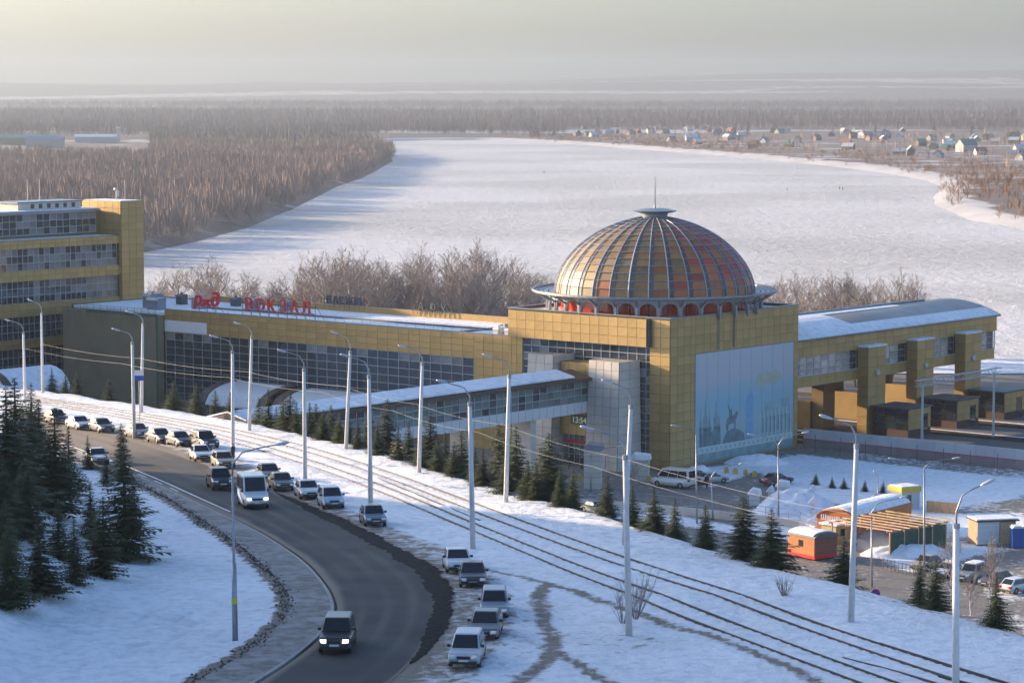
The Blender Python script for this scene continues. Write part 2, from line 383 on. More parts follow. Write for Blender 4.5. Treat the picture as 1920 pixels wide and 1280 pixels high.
def grid_mesh(name, xs, ys, zf, mat_, dirt=None):
    X, Y = np.meshgrid(xs, ys); Z = zf(X, Y); nx, ny = len(xs), len(ys)
    v = np.c_[X.ravel(), Y.ravel(), Z.ravel()].astype(np.float32)
    i = np.arange(nx * ny).reshape(ny, nx); a, b, c, d = i[:-1, :-1].ravel(), i[:-1, 1:].ravel(), i[1:, 1:].ravel(), i[1:, :-1].ravel()
    me = fast_mesh(name, v, np.r_[np.c_[a, b, c], np.c_[a, c, d]], mat_, True)
    if dirt is not None:
        at = me.attributes.new('dirt', 'FLOAT', 'POINT'); at.data.foreach_set('value', dirt(X, Y).ravel().astype(np.float32))
    return me

PATHS = [([(905, 1068), (960, 1078), (1020, 1095), (1080, 1112), (1140, 1130), (1200, 1147), (1300, 1180), (1400, 1218), (1500, 1258), (1640, 1320)], .55, .75),
         ([(1030, 1097), (1012, 1112), (1010, 1130), (1025, 1165), (1036, 1200), (1036, 1222), (1010, 1250), (960, 1284)], .55, .8),
         ([(1036, 1218), (1075, 1240), (1120, 1262), (1160, 1290)], .5, .8),
         ([(960, 1190), (1000, 1205), (1036, 1218)], .45, .5),
         ([(700, 985), (760, 1010), (850, 1050), (905, 1068)], .7, .6)]
PATHS = [(resample(pxl(p), 50), w, s) for p, w, s in PATHS]
RAILS_PX = [[(60, 742), (330, 783), (520, 820), (700, 872), (900, 946), (1169, 1044), (1500, 1157), (1760, 1240), (2050, 1330)],
            [(60, 745), (330, 788), (510, 826), (690, 880), (900, 962), (1169, 1062), (1500, 1175), (1760, 1262), (2050, 1355)],
            [(60, 749), (330, 794), (500, 835), (680, 893), (900, 984), (1172, 1093), (1500, 1213), (1700, 1284), (1950, 1370)],
            [(60, 753), (330, 799), (490, 842), (670, 902), (900, 999), (1172, 1114), (1500, 1236), (1660, 1295), (1900, 1385)]]
RAILS = [resample(pxl(p), 90) for p in RAILS_PX]
FOOT = [resample(pxl(p), 60) for p in ([(20, 1275), (150, 1245), (260, 1218), (330, 1180), (350, 1155), (300, 1130), (220, 1125)], [(240, 1215), (265, 1170), (275, 1140)], [(330, 1155), (400, 1190), (440, 1200)], [(270, 1010), (330, 1050), (440, 1050)], [(260, 960), (330, 968), (420, 1010)])]

def hill_z(X, Y):
    z = ground(X, Y)
    inr = in_poly(X, Y, road_poly) | in_poly(X, Y, walk_poly)
    droad = np.minimum(seg_dist(X, Y, rin), np.minimum(seg_dist(X, Y, rout), seg_dist(X, Y, win)))
    dr = np.min([seg_dist(X, Y, r) for r in RAILS], axis=0)
    near = np.where(inr, 0, sstep(.3, 5, droad)) * (1 - .85 * np.exp(-(dr / 1.0) ** 2))
    z = z + near * ((fbm(X, Y, 9, 3) - .5) * .5 + (fbm(X, Y, 2.2, 11) - .5) * .22 + (fbm(X, Y, .9, 17) - .5) * .10)
    # ploughed ridge of snow along the outer edge of the shoulder
    ds = seg_dist(X, Y, shl); z = z + .28 * np.exp(-(ds / .8) ** 2) * (fbm(X, Y, 3, 5)) * (~inr)
    z = z - .12 * np.exp(-(dr / .4) ** 2)
    for p in FOOT:                                                # footprints
        d = seg_dist(X, Y, p); z = z - .16 * np.exp(-(d / .9) ** 2) * (vnoise(X, Y, .7, 21) > .62)
    return np.where(inr, z - .16 * np.minimum(1, np.minimum(seg_dist(X, Y, rout), seg_dist(X, Y, win)) / .8), z)
def hill_dirt(X, Y):
    d = np.zeros(X.shape)
    sh = in_poly(X, Y, shl_poly); ds = np.minimum(seg_dist(X, Y, shl), 3)
    dro = seg_dist(X, Y, rout); wi = seg_dist(X, Y, win)
    d = np.where(sh, .50 + .16 * np.clip(1 - dro / 2.2, 0, 1) + .08 * sstep(0, 1.2, ds), d)
    d = np.where(~sh, np.maximum(d, .42 * np.exp(-(seg_dist(X, Y, shl) / .6) ** 2)), d)
    d = np.maximum(d, np.where(in_poly(X, Y, walk_poly), 1, .95 * np.exp(-(wi / .75) ** 2) * (Y < 225)))
    d = np.maximum(d, .35 * np.exp(-(wi / 1.8) ** 2))
    d = np.maximum(d, np.where(np.minimum(dro, np.minimum(seg_dist(X, Y, rin), wi)) < .75, 1.0, 0))
    for p, w, s in PATHS: d = np.maximum(d, s * np.exp(-(seg_dist(X, Y, p) / w) ** 4))
    dr = np.min([seg_dist(X, Y, r) for r in RAILS], axis=0); d = np.maximum(d, .40 * np.exp(-(dr / .20) ** 2))
    d = np.maximum(d, .30 * sstep(.60, .72, fbm(X, Y, 14, 31)) * sstep(4, 9, seg_dist(X, Y, win)) * (X > -5))
    e = np.abs(X - edge_x(Y)); d = np.maximum(d, .33 * np.exp(-(e / 1.2) ** 2))
    return d
xs = np.r_[np.arange(-130, -60, 4), np.arange(-60, 48, .45), np.arange(48, 72, 3)]
ys = np.r_[np.arange(-14, 116, 6), np.arange(116, 330, .5), np.arange(330, 372, 2)]
hill = link('hillside', grid_mesh('hillside', xs, ys, hill_z, M['snow'], hill_dirt)); tag(hill, kind='structure')

def strip(name, A, B, zoff, mat_, parent=None, dirt=None, n=6):
    v = []; f = []; dv = []
    for i in range(len(A)):
        for k in range(n + 1):
            t = k / n; p = A[i] * (1 - t) + B[i] * t; v.append((p[0], p[1], float(zt0(p[1])) + zoff)); dv.append(0 if dirt is None else dirt(i / len(A), t, p))
    for i in range(len(A) - 1):
        for k in range(n):
            a = i * (n + 1) + k; f.append((a, a + 1, a + n + 2, a + n + 1))
    me = np_mesh(name, v, f, mat_, True)
    at = me.attributes.new('dirt', 'FLOAT', 'POINT'); at.data.foreach_set('value', dv)
    return link(name, me, parent)
def road_dirt(s, t, p):
    wv = .5 + 1.1 * float(fbm(s * 160, 3.0, 5, 13)); edge = max(0, 1 - t / (.13 * wv)) * .8 + max(0, 1 - (1 - t) / (.05 * wv)) * .7
    far = float(sstep(238, 262, p[1])) * .62
    trk = .42 * (math.cos(t * 2 * math.pi * 4) * .5 + .5) * float(vnoise(s * 60, t * 3, 4, 9)); return min(1, edge + far + trk + .30 * float(fbm(s * 160, t * 22, 6, 3)) - .05)
road = strip('road', rin, rout, 0.015, M['asphalt'], dirt=road_dirt, n=26); tag(road, kind='structure')
walk = strip('pavement', win, gut, .03, M['sidewalk'], dirt=lambda s, t, p: .55 + .5 * (float(fbm(p[0], p[1], 2.5, 71)) - .4), n=5); tag(walk, kind='structure')
# kerb between road and pavement, and the painted edge line of the road
def ribbon_box(name, P, w, z0, z1, mat_, parent=None, sel=slice(None)):
    P = P[sel]; T = np.gradient(P, axis=0); T /= np.hypot(T[:, 0], T[:, 1])[:, None]; Nn = np.c_[-T[:, 1], T[:, 0]]
    v = []; f = []
    for p, n_ in zip(P, Nn):
        z = float(zt0(p[1]))
        for s, zz in ((-.5, z0), (.5, z0), (.5, z1), (-.5, z1)): v.append((p[0] + n_[0] * w * s, p[1] + n_[1] * w * s, z + zz))
    for i in range(len(P) - 1):
        for k in range(4): a = i * 4 + k; b = i * 4 + (k + 1) % 4; f.append((a, b, b + 4, a + 4))
    return link(name, np_mesh(name, v, f, mat_), parent)
kerb = ribbon_box('kerb', gut, .20, -.14, .055, M['kerb']); tag(kerb, kind='structure')
line_c = rin + (rout - rin) * .115
ribbon_box('edge_line', line_c, .17, -.05, .030, M['marking'], road, slice(14, 86))
for k in range(8):                                                 # broken inner line beside the pavement
    ribbon_box('edge_dash', rin + (rout - rin) * .045, .14, -.05, .030, M['marking'], road, slice(24 + 6 * k, 28 + 6 * k))
# black slush heaped along the outer edge of the bend
def slush(P, i0, i1):
    T = np.gradient(P, axis=0); T /= np.hypot(T[:, 0], T[:, 1])[:, None]; Nn = np.c_[-T[:, 1], T[:, 0]]; c = rin[(i0 + i1) // 2]; n = 700; v = []; f = []
    idx = np.linspace(i0, i1, n); px_, py_ = np.interp(idx, range(len(P)), P[:, 0]), np.interp(idx, range(len(P)), P[:, 1]); nx_, ny_ = np.interp(idx, range(len(P)), Nn[:, 0]), np.interp(idx, range(len(P)), Nn[:, 1])
    sg = np.where((c[0] - px_) * nx_ + (c[1] - py_) * ny_ > 0, 1.0, -1.0)
    env = np.sin(np.linspace(0, np.pi, n)) ** .5; t = np.arange(n) * .12
    win_ = env * (.1 + .8 * fbm(t, t * 0 + 2, 3.5, 5) ** 1.5 + .5 * fbm(t, t * 0 + 5, .5, 6)); wout = env * (.2 + 1.0 * fbm(t, t * 0 + 9, 3, 7) + .6 * fbm(t, t * 0 + 9, .45, 8))
    for k in range(n):
        for w, z in ((-wout[k], .03), (-.3 * wout[k], .06), (.4 * win_[k], .045), (win_[k], .018)): X_, Y_ = px_[k] + nx_[k] * sg[k] * w, py_[k] + ny_[k] * sg[k] * w; v.append((X_, Y_, float(zt0(Y_)) + z))
    for k in range(n - 1):
        for j in range(3): a = k * 4 + j; f.append((a, a + 1, a + 5, a + 4))
    o = link('slush_band', np_mesh('slush_band', v, f, M['slush'], True)); tag(o, kind='structure')
M['slush'] = mat('black_slush', (.030, .028, .027), .95, var=.6, vs=2.5, bump=.6, bs=5, spec=.08)
slush(rout, 82, 148); M['clod'] = mat('dirty_clods', (.07, .06, .055), .9, var=.5, vs=3)
# clods of soil and dirty ice along the inner edge of the pavement
g = np.random.default_rng(77); V = []; T = []
for k in range(1300):
    i = g.uniform(30, NR - 2); q = np.array([np.interp(i, range(NR), win[:, 0]), np.interp(i, range(NR), win[:, 1])]) + g.normal(0, .30, 2) + (win[int(i)] - rin[int(i)]) * .06; r = g.uniform(.03, .12); z = float(ground(q[0], q[1])) + .02; b0_ = len(V); a = g.uniform(0, 6.28)
    for j in range(4): V.append((q[0] + r * math.cos(a + j * 1.57) * g.uniform(.7, 1.4), q[1] + r * math.sin(a + j * 1.57) * g.uniform(.7, 1.4), z - .03))
    V.append((q[0], q[1], z + r * g.uniform(.6, 1.2))); T += [(b0_ + j, b0_ + (j + 1) % 4, b0_ + 4) for j in range(4)]
o = link('soil_clods', fast_mesh('soil_clods', np.array(V), np.array(T), M['clod'])); tag(o, 'dark clods of soil and ice along the inner pavement edge', 'clods', kind='stuff')
# tram rails: four separate rails in the snow
for r in RAILS:
    o = ribbon_box('tram_rail', r, .08, -.25, .012, M['rail']); tag(o, kind='structure')
for pts in ([(1580, 1232), (1700, 1262), (1850, 1310)], [(1760, 1266), (1900, 1300)], [(1650, 1205), (1800, 1252), (1930, 1292)], [(700, 893), (900, 975)]):
    o = ribbon_box('tram_rail', resample(pxl(pts), 20), .09, -.25, .04, M['rail']); tag(o, kind='structure')

# ------------------------------------------------------------------ station square (level 0)
C0 = Vector((20.2, 339.0, 0)); RZ = R(49.9); E1 = Vector((math.cos(RZ), math.sin(RZ), 0)); E2 = Vector((-math.sin(RZ), math.cos(RZ), 0))
def L2W(x, y, z=0): return C0 + E1 * x + E2 * y + Vector((0, 0, z))
def W2L(p): d = Vector((p[0], p[1], 0)) - Vector((C0.x, C0.y, 0)); return d.dot(E1), d.dot(E2)
ZP = lambda px, py, z=0: at_z(px, py, z)
def sqz(X, Y): return (fbm(X, Y, 12, 8) - .5) * .12
SNOWY = [[(1500, 850), (1400, 868), (1250, 880), (1330, 915), (1420, 885), (1500, 935), (1700, 965), (1920, 935), (1960, 900)],
         [(1380, 965), (1470, 930), (1560, 945), (1600, 1010), (1500, 1010), (1400, 985)],
         [(1640, 960), (1920, 960), (1960, 1000), (1700, 1010)], [(1640, 1040), (1760, 1010), (1900, 1030), (1700, 1075)],
         [(1040, 940), (1180, 945), (1380, 985), (1500, 1000), (1500, 1020), (1300, 990), (1060, 960)]]
SNOWY = [[tuple(ZP(*q)[:2]) for q in p] for p in SNOWY]
def sq_dirt_shade(X, Y):
    d = np.full(X.shape, .80)
    for p in SNOWY:
        i = in_poly(X, Y, p); dd = seg_dist(X, Y, p + p[:1]); d = np.where(i, np.minimum(d, .55 - .55 * sstep(0, 2.0, dd)), d)
    lx = (X - C0.x) * E1.x + (Y - C0.y) * E1.y; d = np.where(lx > 31, .95 + .5 * (fbm(X, Y, 10, 61) - .5), d)  # yard ballast, darkened further to paint in the shadow over the tracks
    d = np.where((X > 46) & (lx < 30), np.minimum(d, .42 + .5 * fbm(X, Y, 8, 4)), d)
    return d + (fbm(X, Y, 5, 44) - .5) * .35 * (d > .1)
xs = np.r_[np.arange(-150, -20, 6), np.arange(-20, 84, .8), np.arange(84, 230, 8)]
ys = np.r_[np.arange(170, 225, 5), np.arange(225, 372, .8), np.arange(372, 481, 8)]
sq = link('station_square', grid_mesh('station_square', xs, ys, sqz, M['plaza'], sq_dirt_shade)); tag(sq, kind='structure')

# ------------------------------------------------------------------ river, plains and far hills
RV_L = [tuple(at_z(*p, -8)[:2]) for p in [(150, 500), (290, 474), (380, 455), (430, 441), (490, 425), (560, 393), (640, 352), (690, 334), (745, 303), (742, 292), (700, 281), (640, 274)]]
RV_R = [tuple(at_z(*p, -8)[:2]) for p in [(640, 267), (780, 264), (900, 263), (1000, 267), (1100, 273), (1200, 281), (1330, 291), (1440, 301), (1560, 313), (1650, 325), (1725, 338), (1755, 352), (1735, 370), (1740, 386), (1800, 412), (1870, 424), (1960, 438), (2100, 452)]]
NEAR = [(300, 535), (60, 535), (-60, 535), (-200, 545)]
river_poly = RV_L + RV_R + NEAR
def land_z(X, Y):
    dl = seg_dist(X, Y, RV_L + RV_R); dn = seg_dist(X, Y, NEAR); ins = in_poly(X, Y, river_poly)
    d = np.minimum(dl, dn)
    z = np.where(ins, -9.2 - 0 * d, -9.2 + np.minimum(d * .28, 3.6) + (fbm(X, Y, 40, 2) - .5) * 1.2 * np.minimum(d / 20, 1))
    # rolling hills near the horizon, higher to the right
    far = sstep(5200, 9500, Y); z = z + far * (30 + 22 * sstep(7000, 12000, Y) + 75 * sstep(-900, 2700, X) * sstep(6500, 11500, Y) + 80 * (fbm(X, Y, 2100, 9) - .5))
    return z
def land_dirt(X, Y):
    d = .42 + .5 * fbm(X, Y, 60, 6)
    fields = sstep(.60, .64, fbm(X * .35, Y * 1.6, 900, 14)); far = sstep(2600, 3400, Y)
    d = d * (1 - far) + far * (1.0 - np.where(Y > 5200, .55, .95) * fields)
    d = np.where((Y < 2600) & (X < -80), .75, d)
    dl = seg_dist(X, Y, RV_R); d = np.where((Y < 1900) & (X > 100), np.maximum(d, .55), d); d = np.where((dl < 22) & (Y < 3000), .12, d)
    return d
xs = np.r_[np.arange(-9000, -1200, 240), np.arange(-1200, -420, 40), np.arange(-420, 520, 9), np.arange(520, 1300, 40), np.arange(1300, 9001, 240)]
ys = np.r_[np.arange(610, 700, 12), np.arange(700, 2900, 11), np.arange(2900, 5200, 60), np.arange(5200, 14001, 220)]
land = link('plain', grid_mesh('plain', xs, ys, land_z, M['land'], land_dirt)); tag(land, kind='structure')
gl = link('far_ground', np_mesh('far_ground', [(-30000, 13000, 10), (30000, 13000, 10), (30000, 42000, 30), (-30000, 42000, 30)], [(0, 1, 2, 3)], M['wood_far2'])); tag(gl, kind='structure')
me = np_mesh('river_ice', [(x, y, -8.0) for x, y in [(-420, 520), (700, 520), (700, 3600), (-700, 3600), (-700, 2000)]], [(0, 1, 2, 3, 4)], M['ice'])
ice = link('river_ice', me); tag(ice, kind='structure')
# bank down from the station terrace to the ice
mb = MB(); mb.add([(-420, 455, .10), (420, 455, .10), (420, 480, .1), (420, 540, -9), (-420, 540, -9), (-420, 480, .1)], [(0, 1, 2, 5), (5, 2, 3, 4)])
bk = link('river_bank', np_mesh('river_bank', mb.v, mb.f, M['snow'])); tag(bk, kind='structure')

# ------------------------------------------------------------------ woods: bare trees too many to count, real geometry
def wood(name, P, H, mat_, blades, spread, label, cat, seed=1):
    """P (n,3) base points, H (n) heights: every tree a trunk blade and a fan of rising limb blades"""
    g = np.random.default_rng(seed); n = len(P); V = []; T = []; base = 0
    for k in range(blades):
        a = g.uniform(0, 2 * np.pi, n); lean = g.uniform(.05, 1, n) * spread if k else np.zeros(n)
        h0 = H * (g.uniform(.10, .45, n) if k else 0.0); h1 = H * ((g.uniform(.88, 1.02, n) - .42 * (lean / max(spread, .01)) ** 2) if k else .9)
        w = np.minimum(H * (.012 if k == 0 else g.uniform(.006, .020, n)), .30)
        d = np.c_[np.cos(a), np.sin(a)]; b = g.uniform(0, 2 * np.pi, n); e = np.c_[np.cos(b), np.sin(b)]
        o = P[:, :2] + d * (lean * .12 * H)[:, None]; t = P[:, :2] + d * (lean * .62 * H)[:, None]; m = P[:, :2] + d * (lean * .50 * H)[:, None]
        hm = h0 * .4 + h1 * .6
        v = np.stack([np.c_[o, P[:, 2] + h0], np.c_[m - e * w[:, None] if k else m - e * (w * np.ones(n))[:, None], P[:, 2] + hm],
                      np.c_[m + e * w[:, None] if k else m + e * (w * np.ones(n))[:, None], P[:, 2] + hm * 1.02], np.c_[t, P[:, 2] + h1]], 1)
        i = base + np.arange(n) * 4; T.append(np.c_[i, i + 1, i + 2]); T.append(np.c_[i + 1, i + 3, i + 2]); V.append(v.reshape(-1, 3)); base += 4 * n
    o = link(name, fast_mesh(name, np.concatenate(V), np.concatenate(T), mat_)); tag(o, label, cat, kind='stuff'); return o
def scatter(n, x0, x1, y0, y1, keep, seed):
    g = np.random.default_rng(seed); x = g.uniform(x0, x1, n); y = g.uniform(y0, y1, n); k = keep(x, y); x, y = x[k], y[k]
    return np.c_[x, y, land_z(x, y) - .3]
dR = lambda x, y: seg_dist(x, y, RV_R); dL = lambda x, y: seg_dist(x, y, RV_L)
notriver = lambda x, y: ~in_poly(x, y, river_poly)
P = scatter(21000, -560, -80, 860, 2250, lambda x, y: notriver(x, y) & (x > -.215 * y - 25) & (dL(x, y) > 4) & (x < 0) & (fbm(x, y, 55, 77) > .30) & ~((y > 1950) & (x < -.135 * y)), 3)
wood('bare_woodland', P, np.random.default_rng(4).uniform(8, 15, len(P)) * (.75 + .5 * fbm(P[:, 0], P[:, 1], 70, 5)), M['wood_far'], 26, .66, 'brown bare woodland covering the left bank of the frozen river', 'woodland', 5)
P = scatter(16000, -800, 800, 2250, 3700, lambda x, y: notriver(x, y) & (np.abs(x) < .215 * y) & ((x < 40) | (y > 2650 + .9 * np.maximum(0, 700 - x) * 0 + 250)) & ((dR(x, y) > 25)) & (fbm(x, y, 120, 78) > .36) & ~((y < 2800) & (x < -.135 * y)) & ~((x > .02 * y) & (y < 3300)), 6)
wood('distant_woodland', P, np.random.default_rng(7).uniform(11, 19, len(P)), M['wood_far2'], 15, .8, 'hazy belt of bare woodland beyond the river bend', 'woodland', 8)
P = scatter(26000, -1500, 1500, 3700, 6600, lambda x, y: (np.abs(x) < .215 * y) & (fbm(x * .35, y * 1.6, 900, 14) < .61), 9)
wood('far_forest', P, np.random.default_rng(10).uniform(14, 26, len(P)), M['wood_far2'], 9, 1.6, 'faint dark forest stretching towards the hills on the horizon', 'forest', 11)
P = scatter(9000, 20, 420, 1000, 3000, lambda x, y: notriver(x, y) & (x < .2 * y + 15) & (dR(x, y) > 7) & (dR(x, y) < 75 + .02 * y + 60 * (y < 1750)) & (fbm(x, y, 34, 21) > .47), 12)
wood('bank_shrubs', P, np.random.default_rng(13).uniform(2.2, 6.0, len(P)) * np.where(P[:, 1] < 1750, 1.35, .9), M['shrub'], 30, 1.0, 'reddish brown shrubs growing along the right river bank', 'shrubs', 14)
# ------------------------------------------------------------------ building helpers (station frame: x along tracks' bridge, y along the hall)
_pm = {}
def panel_mesh(kind, axis, a, h, t, m):
    k = (kind, axis, round(a, 3), round(h, 3), round(t, 3), m.name)
    if k not in _pm:
        b = MB()
        if axis == 'x': b.box(-t, 0, -a / 2, a / 2, -h / 2, h / 2)          # faces -x
        else: b.box(-a / 2, a / 2, -t, 0, -h / 2, h / 2)                    # faces -y
        _pm[k] = b.mesh(kind, m)
    return _pm[k]
def breaks(a0, a1, n, extra=()):
    g = list(np.linspace(a0, a1, n + 1))
    for e in extra:
        if a0 < e < a1:
            i = int(np.argmin([abs(q - e) for q in g]))
            if 0 < i < len(g) - 1: g[i] = e
            else: g.append(e)
    return sorted(set(round(q, 4) for q in g))
def panels(parent, axis, const, a0, a1, z0, z1, na, nz, m, holes=(), gap=.05, t=.07, name='cladding_panel', jit=.012):
    A = breaks(a0, a1, na, [h[0] for h in holes] + [h[1] for h in holes]); Z = breaks(z0, z1, nz, [h[2] for h in holes] + [h[3] for h in holes])
    for p, q in zip(A[:-1], A[1:]):
        for u, w in zip(Z[:-1], Z[1:]):
            ca, cz = (p + q) / 2, (u + w) / 2
            if any(h[0] - .01 < ca < h[1] + .01 and h[2] - .01 < cz < h[3] + .01 for h in holes): continue
            mm = m(ca, cz) if callable(m) else m
            me = panel_mesh(name, axis, max(.05, q - p - gap), max(.05, w - u - gap), t, mm)
            j = random.uniform(0, jit)
            link(name, me, parent, (const - j, ca, cz) if axis == 'x' else (ca, const - j, cz))
def bars(parent, axis, const, a0, a1, z0, z1, na, nz, w=.09, t=.10, m=None, name='window_bars', frame=True):
    b = MB()
    A = list(np.linspace(a0, a1, na + 1)); Z = list(np.linspace(z0, z1, nz + 1))
    for i, a in enumerate(A):
        k = w if 0 < i < na else w * 1.5
        if axis == 'x': b.box(const - t, const + .02, a - k / 2, a + k / 2, z0, z1)
        else: b.box(a - k / 2, a + k / 2, const - t, const + .02, z0, z1)
    for i, z in enumerate(Z):
        k = w if 0 < i < nz else w * 1.5; tt = t - .004
        if axis == 'x': b.box(const - tt, const + .02, a0, a1, z - k / 2, z + k / 2)
        else: b.box(a0, a1, const - tt, const + .02, z - k / 2, z + k / 2)
    return b.build(name, m or M['mullion'], parent)
def glazing(parent, axis, const, a0, a1, z0, z1, na, nz, pick=None, **kw):
    bars(parent, axis, const, a0, a1, z0, z1, na, nz, **kw)
    panels(parent, axis, const, a0, a1, z0, z1, na, nz, pick or (lambda a, z: M['glass']), gap=.02, t=.03, name='pane', jit=.006)
def solid(parent, name, m, *boxes):
    b = MB()
    for q in boxes: b.box(*q)
    return b.build(name, m, parent)
def txt_mesh(s, h, depth, m, bold=.0, name='letter'):
    c = bpy.data.curves.new('tmp', 'FONT'); c.body = s; c.size = h / .73; c.extrude = depth / 2; c.offset = bold; c.resolution_u = 3
    o = bpy.data.objects.new('tmp', c); col.objects.link(o); dg = bpy.context.evaluated_depsgraph_get(); dg.update()
    me = bpy.data.meshes.new_from_object(o.evaluated_get(dg)); col.objects.unlink(o); bpy.data.objects.remove(o)
    me.materials.clear(); me.materials.append(m); me.name = name
    xs = [v.co.x for v in me.vertices]; return me, min(xs), max(xs)

# ================================================================== domed entrance pavilion
pav = empty('domed_station_pavilion', C0, RZ, 'golden panelled square station pavilion crowned by a large tinted glass dome', 'station building')
BX, BY, BZ = 29.0, 27.0, 19.5
solid(pav, 'wall', M['gold_back'], (0, BX, 0, .5, -1, BZ - .02), (0, BX, BY - .5, BY, -1, BZ - .02), (BX - .5, BX, .5, BY - .5, -1, BZ - .02), (0, .5, .5, 2.4, -1, BZ - .02), (0, .5, 24.5, BY - .5, -1, BZ - .02), (0, .5, 2.4, 24.5, 15.7, BZ - .02))
solid(pav, 'roof_deck', M['roof_snow'], (.6, BX - .6, .6, BY - .6, 18.9, 19.25))
solid(pav, 'parapet_coping', M['blue_metal'], (-.15, BX + .1, -.15, .35, BZ, BZ + .12), (-.15, BX + .1, BY - .35, BY + .1, BZ, BZ + .12), (-.15, .35, .352, BY - .352, BZ, BZ + .118), (BX - .35, BX + .1, .352, BY - .352, BZ, BZ + .118))
# left face: panels round the glazed opening, projecting fascia above it
panels(pav, 'x', -.01, 0, BY, 0, BZ, 18, 16, M['gold'], holes=[(2.4, 24.5, .4, 15.7), (3.2, 26.4, 15.7, 19.3)])
solid(pav, 'fascia_box', M['gold_back'], (-.75, .0, 3.2, 26.4, 15.75, 19.35))
panels(pav, 'x', -.76, 3.2, 26.4, 15.75, 19.35, 15, 3, M['gold'])
solid(pav, 'fascia_end_gap', M['dark_metal'], (-.60, -.02, 2.95, 3.19, 15.8, 19.3))
gl_pick = lambda a, z: random.choice([M['glass']] * 5 + [M['glass_pale']])
glazing(pav, 'x', .12, 2.4, 24.5, .4, 15.7, 15, 16, gl_pick, w=.08)
# right face with the printed mural
MU = (5.4, 27.9, .35, 14.6)
panels(pav, 'y', -.01, 0, BX, 0, BZ, 20, 16, M['gold'], holes=[MU])
for sx in (10.2, 13.6): solid(pav, 'rust_streak', mat('dark_water_stain_%d' % int(sx), (.16, .115, .06), .7, var=.5, vs=1), (sx, sx + .5, -.10, -.085, 14.9, 19.4))
def mural_mat(k):
    m, nt, b = new_mat('mural_print_%d' % k); N = nt.nodes; L = nt.links
    tc = N.new('ShaderNodeTexCoord'); sp = N.new('ShaderNodeSeparateXYZ'); L.new(tc.outputs['Object'], sp.inputs[0])
    no = N.new('ShaderNodeTexNoise'); no.inputs['Scale'].default_value = .35; no.inputs['Detail'].default_value = 3; L.new(tc.outputs['Object'], no.inputs['Vector'])
    ma = N.new('ShaderNodeMath'); ma.operation = 'MULTIPLY_ADD'; L.new(no.outputs['Fac'], ma.inputs[0]); ma.inputs[1].default_value = 2.4; L.new(sp.outputs['Z'], ma.inputs[2])
    mr = N.new('ShaderNodeMapRange'); mr.inputs[1].default_value = -7.1 + 1.2; mr.inputs[2].default_value = 7.1 + 1.2; L.new(ma.outputs[0], mr.inputs[0])
    r = N.new('ShaderNodeValToRGB'); L.new(mr.outputs[0], r.inputs[0]); e = r.color_ramp.elements
    bl = [.0, .3, .9, .8, .7, .5, .35, .2, .15][k % 9]
    st = [(0, (.20, .37, .37)), (.13, (.25, .40, .40)), (.30, (.29, .40, .43)), (.52, (.27 - .06 * bl, .40, .45 + .03 * bl)), (.66, (.35 - .05 * bl, .42, .45 + .02 * bl)), (.74, (.44, .43, .45)), (1, (.47, .46, .48))]
    e[0].position, e[0].color = st[0][0], st[0][1] + (1,); e[1].position, e[1].color = st[-1][0], st[-1][1] + (1,)
    for p, c in st[1:-1]: q = e.new(p); q.color = c + (1,)
    L.new(r.outputs[0], b.inputs['Base Color']); b.inputs['Roughness'].default_value = .45
    return m
NM = 9; mw = (MU[1] - MU[0]) / NM
mural = empty('mural_banner', (0, 0, 0)); mural.parent = pav; mural.name = 'mural'
for k in range(NM):
    b = MB(); b.box(-mw / 2 + .02, mw / 2 - .02, -.05, 0, -7.1, 7.1)
    link('mural_strip', b.mesh('mural_strip', mural_mat(k)), mural, (MU[0] + mw * (k + .5), -.05, (MU[2] + MU[3]) / 2))
solid(mural, 'mural_frame', M['grey_metal'], (MU[0] - .12, MU[0], -.13, -.02, MU[2] - .1, MU[3] + .1), (MU[1], MU[1] + .12, -.13, -.02, MU[2] - .1, MU[3] + .1), (MU[0], MU[1], -.13, -.02, MU[3], MU[3] + .1), (MU[0], MU[1], -.13, -.02, MU[2] - .1, MU[2]))
mu_dark = mat('mural_dark_print', (.13, .21, .23), .5, var=.45, vs=.8); mu_mid = mat('mural_mid_print', (.21, .32, .34), .5, var=.3, vs=.8)
mu_pale = mat('mural_pale_print', (.46, .52, .50), .5, var=.15); mu_blue = mat('mural_blue_print', (.15, .29, .42), .5, var=.2); mu_yel = mat('mural_yellow_print', (.40, .40, .31), .5, var=.25, vs=.4)
def mshape(polys, m, off):
    b = MB()
    for p in polys: b.prism([(MU[0] + a, MU[2] + z) for a, z in p], 'y', -.102 - off, -.099)
    b.build('mural_figure', m, mural)
rect = lambda a0, a1, z0, z1: [(a0, z0), (a1, z0), (a1, z1), (a0, z1)]
def spire(a, w, z0, zs, zt): return [(a - w, z0), (a + w, z0), (a + w, zs), (a + w * .5, zs + .25), (a, zt), (a - w * .5, zs + .25), (a - w, zs)]
mshape([rect(.05, 22.4, 0, 1.1)], mu_mid, .001)
mshape([rect(.05, 22.4, 1.1, 2.0)], mu_pale, .002)
mshape([rect(.3 + 1.05 * k, .75 + 1.05 * k, 1.3, 1.75) for k in range(21)], mu_mid, .004)
mshape([spire(1.2, .3, 2, 5.4, 7.6), spire(2.2, .5, 2, 5.8, 8.4), spire(3.1, .28, 2, 5.2, 7.2), rect(.8, 3.6, 2, 4.6), spire(4.6, .55, 2, 5.6, 8.0), spire(5.3, .25, 2, 5, 6.9), rect(4.0, 5.6, 2, 4.4)], mu_mid, .003)
mshape([[(3.0, 2), (5.6, 2), (5.7, 3.1), (5.1, 3.9), (4.2, 4.1), (3.4, 3.7), (2.9, 2.8)]], mu_dark, .005)
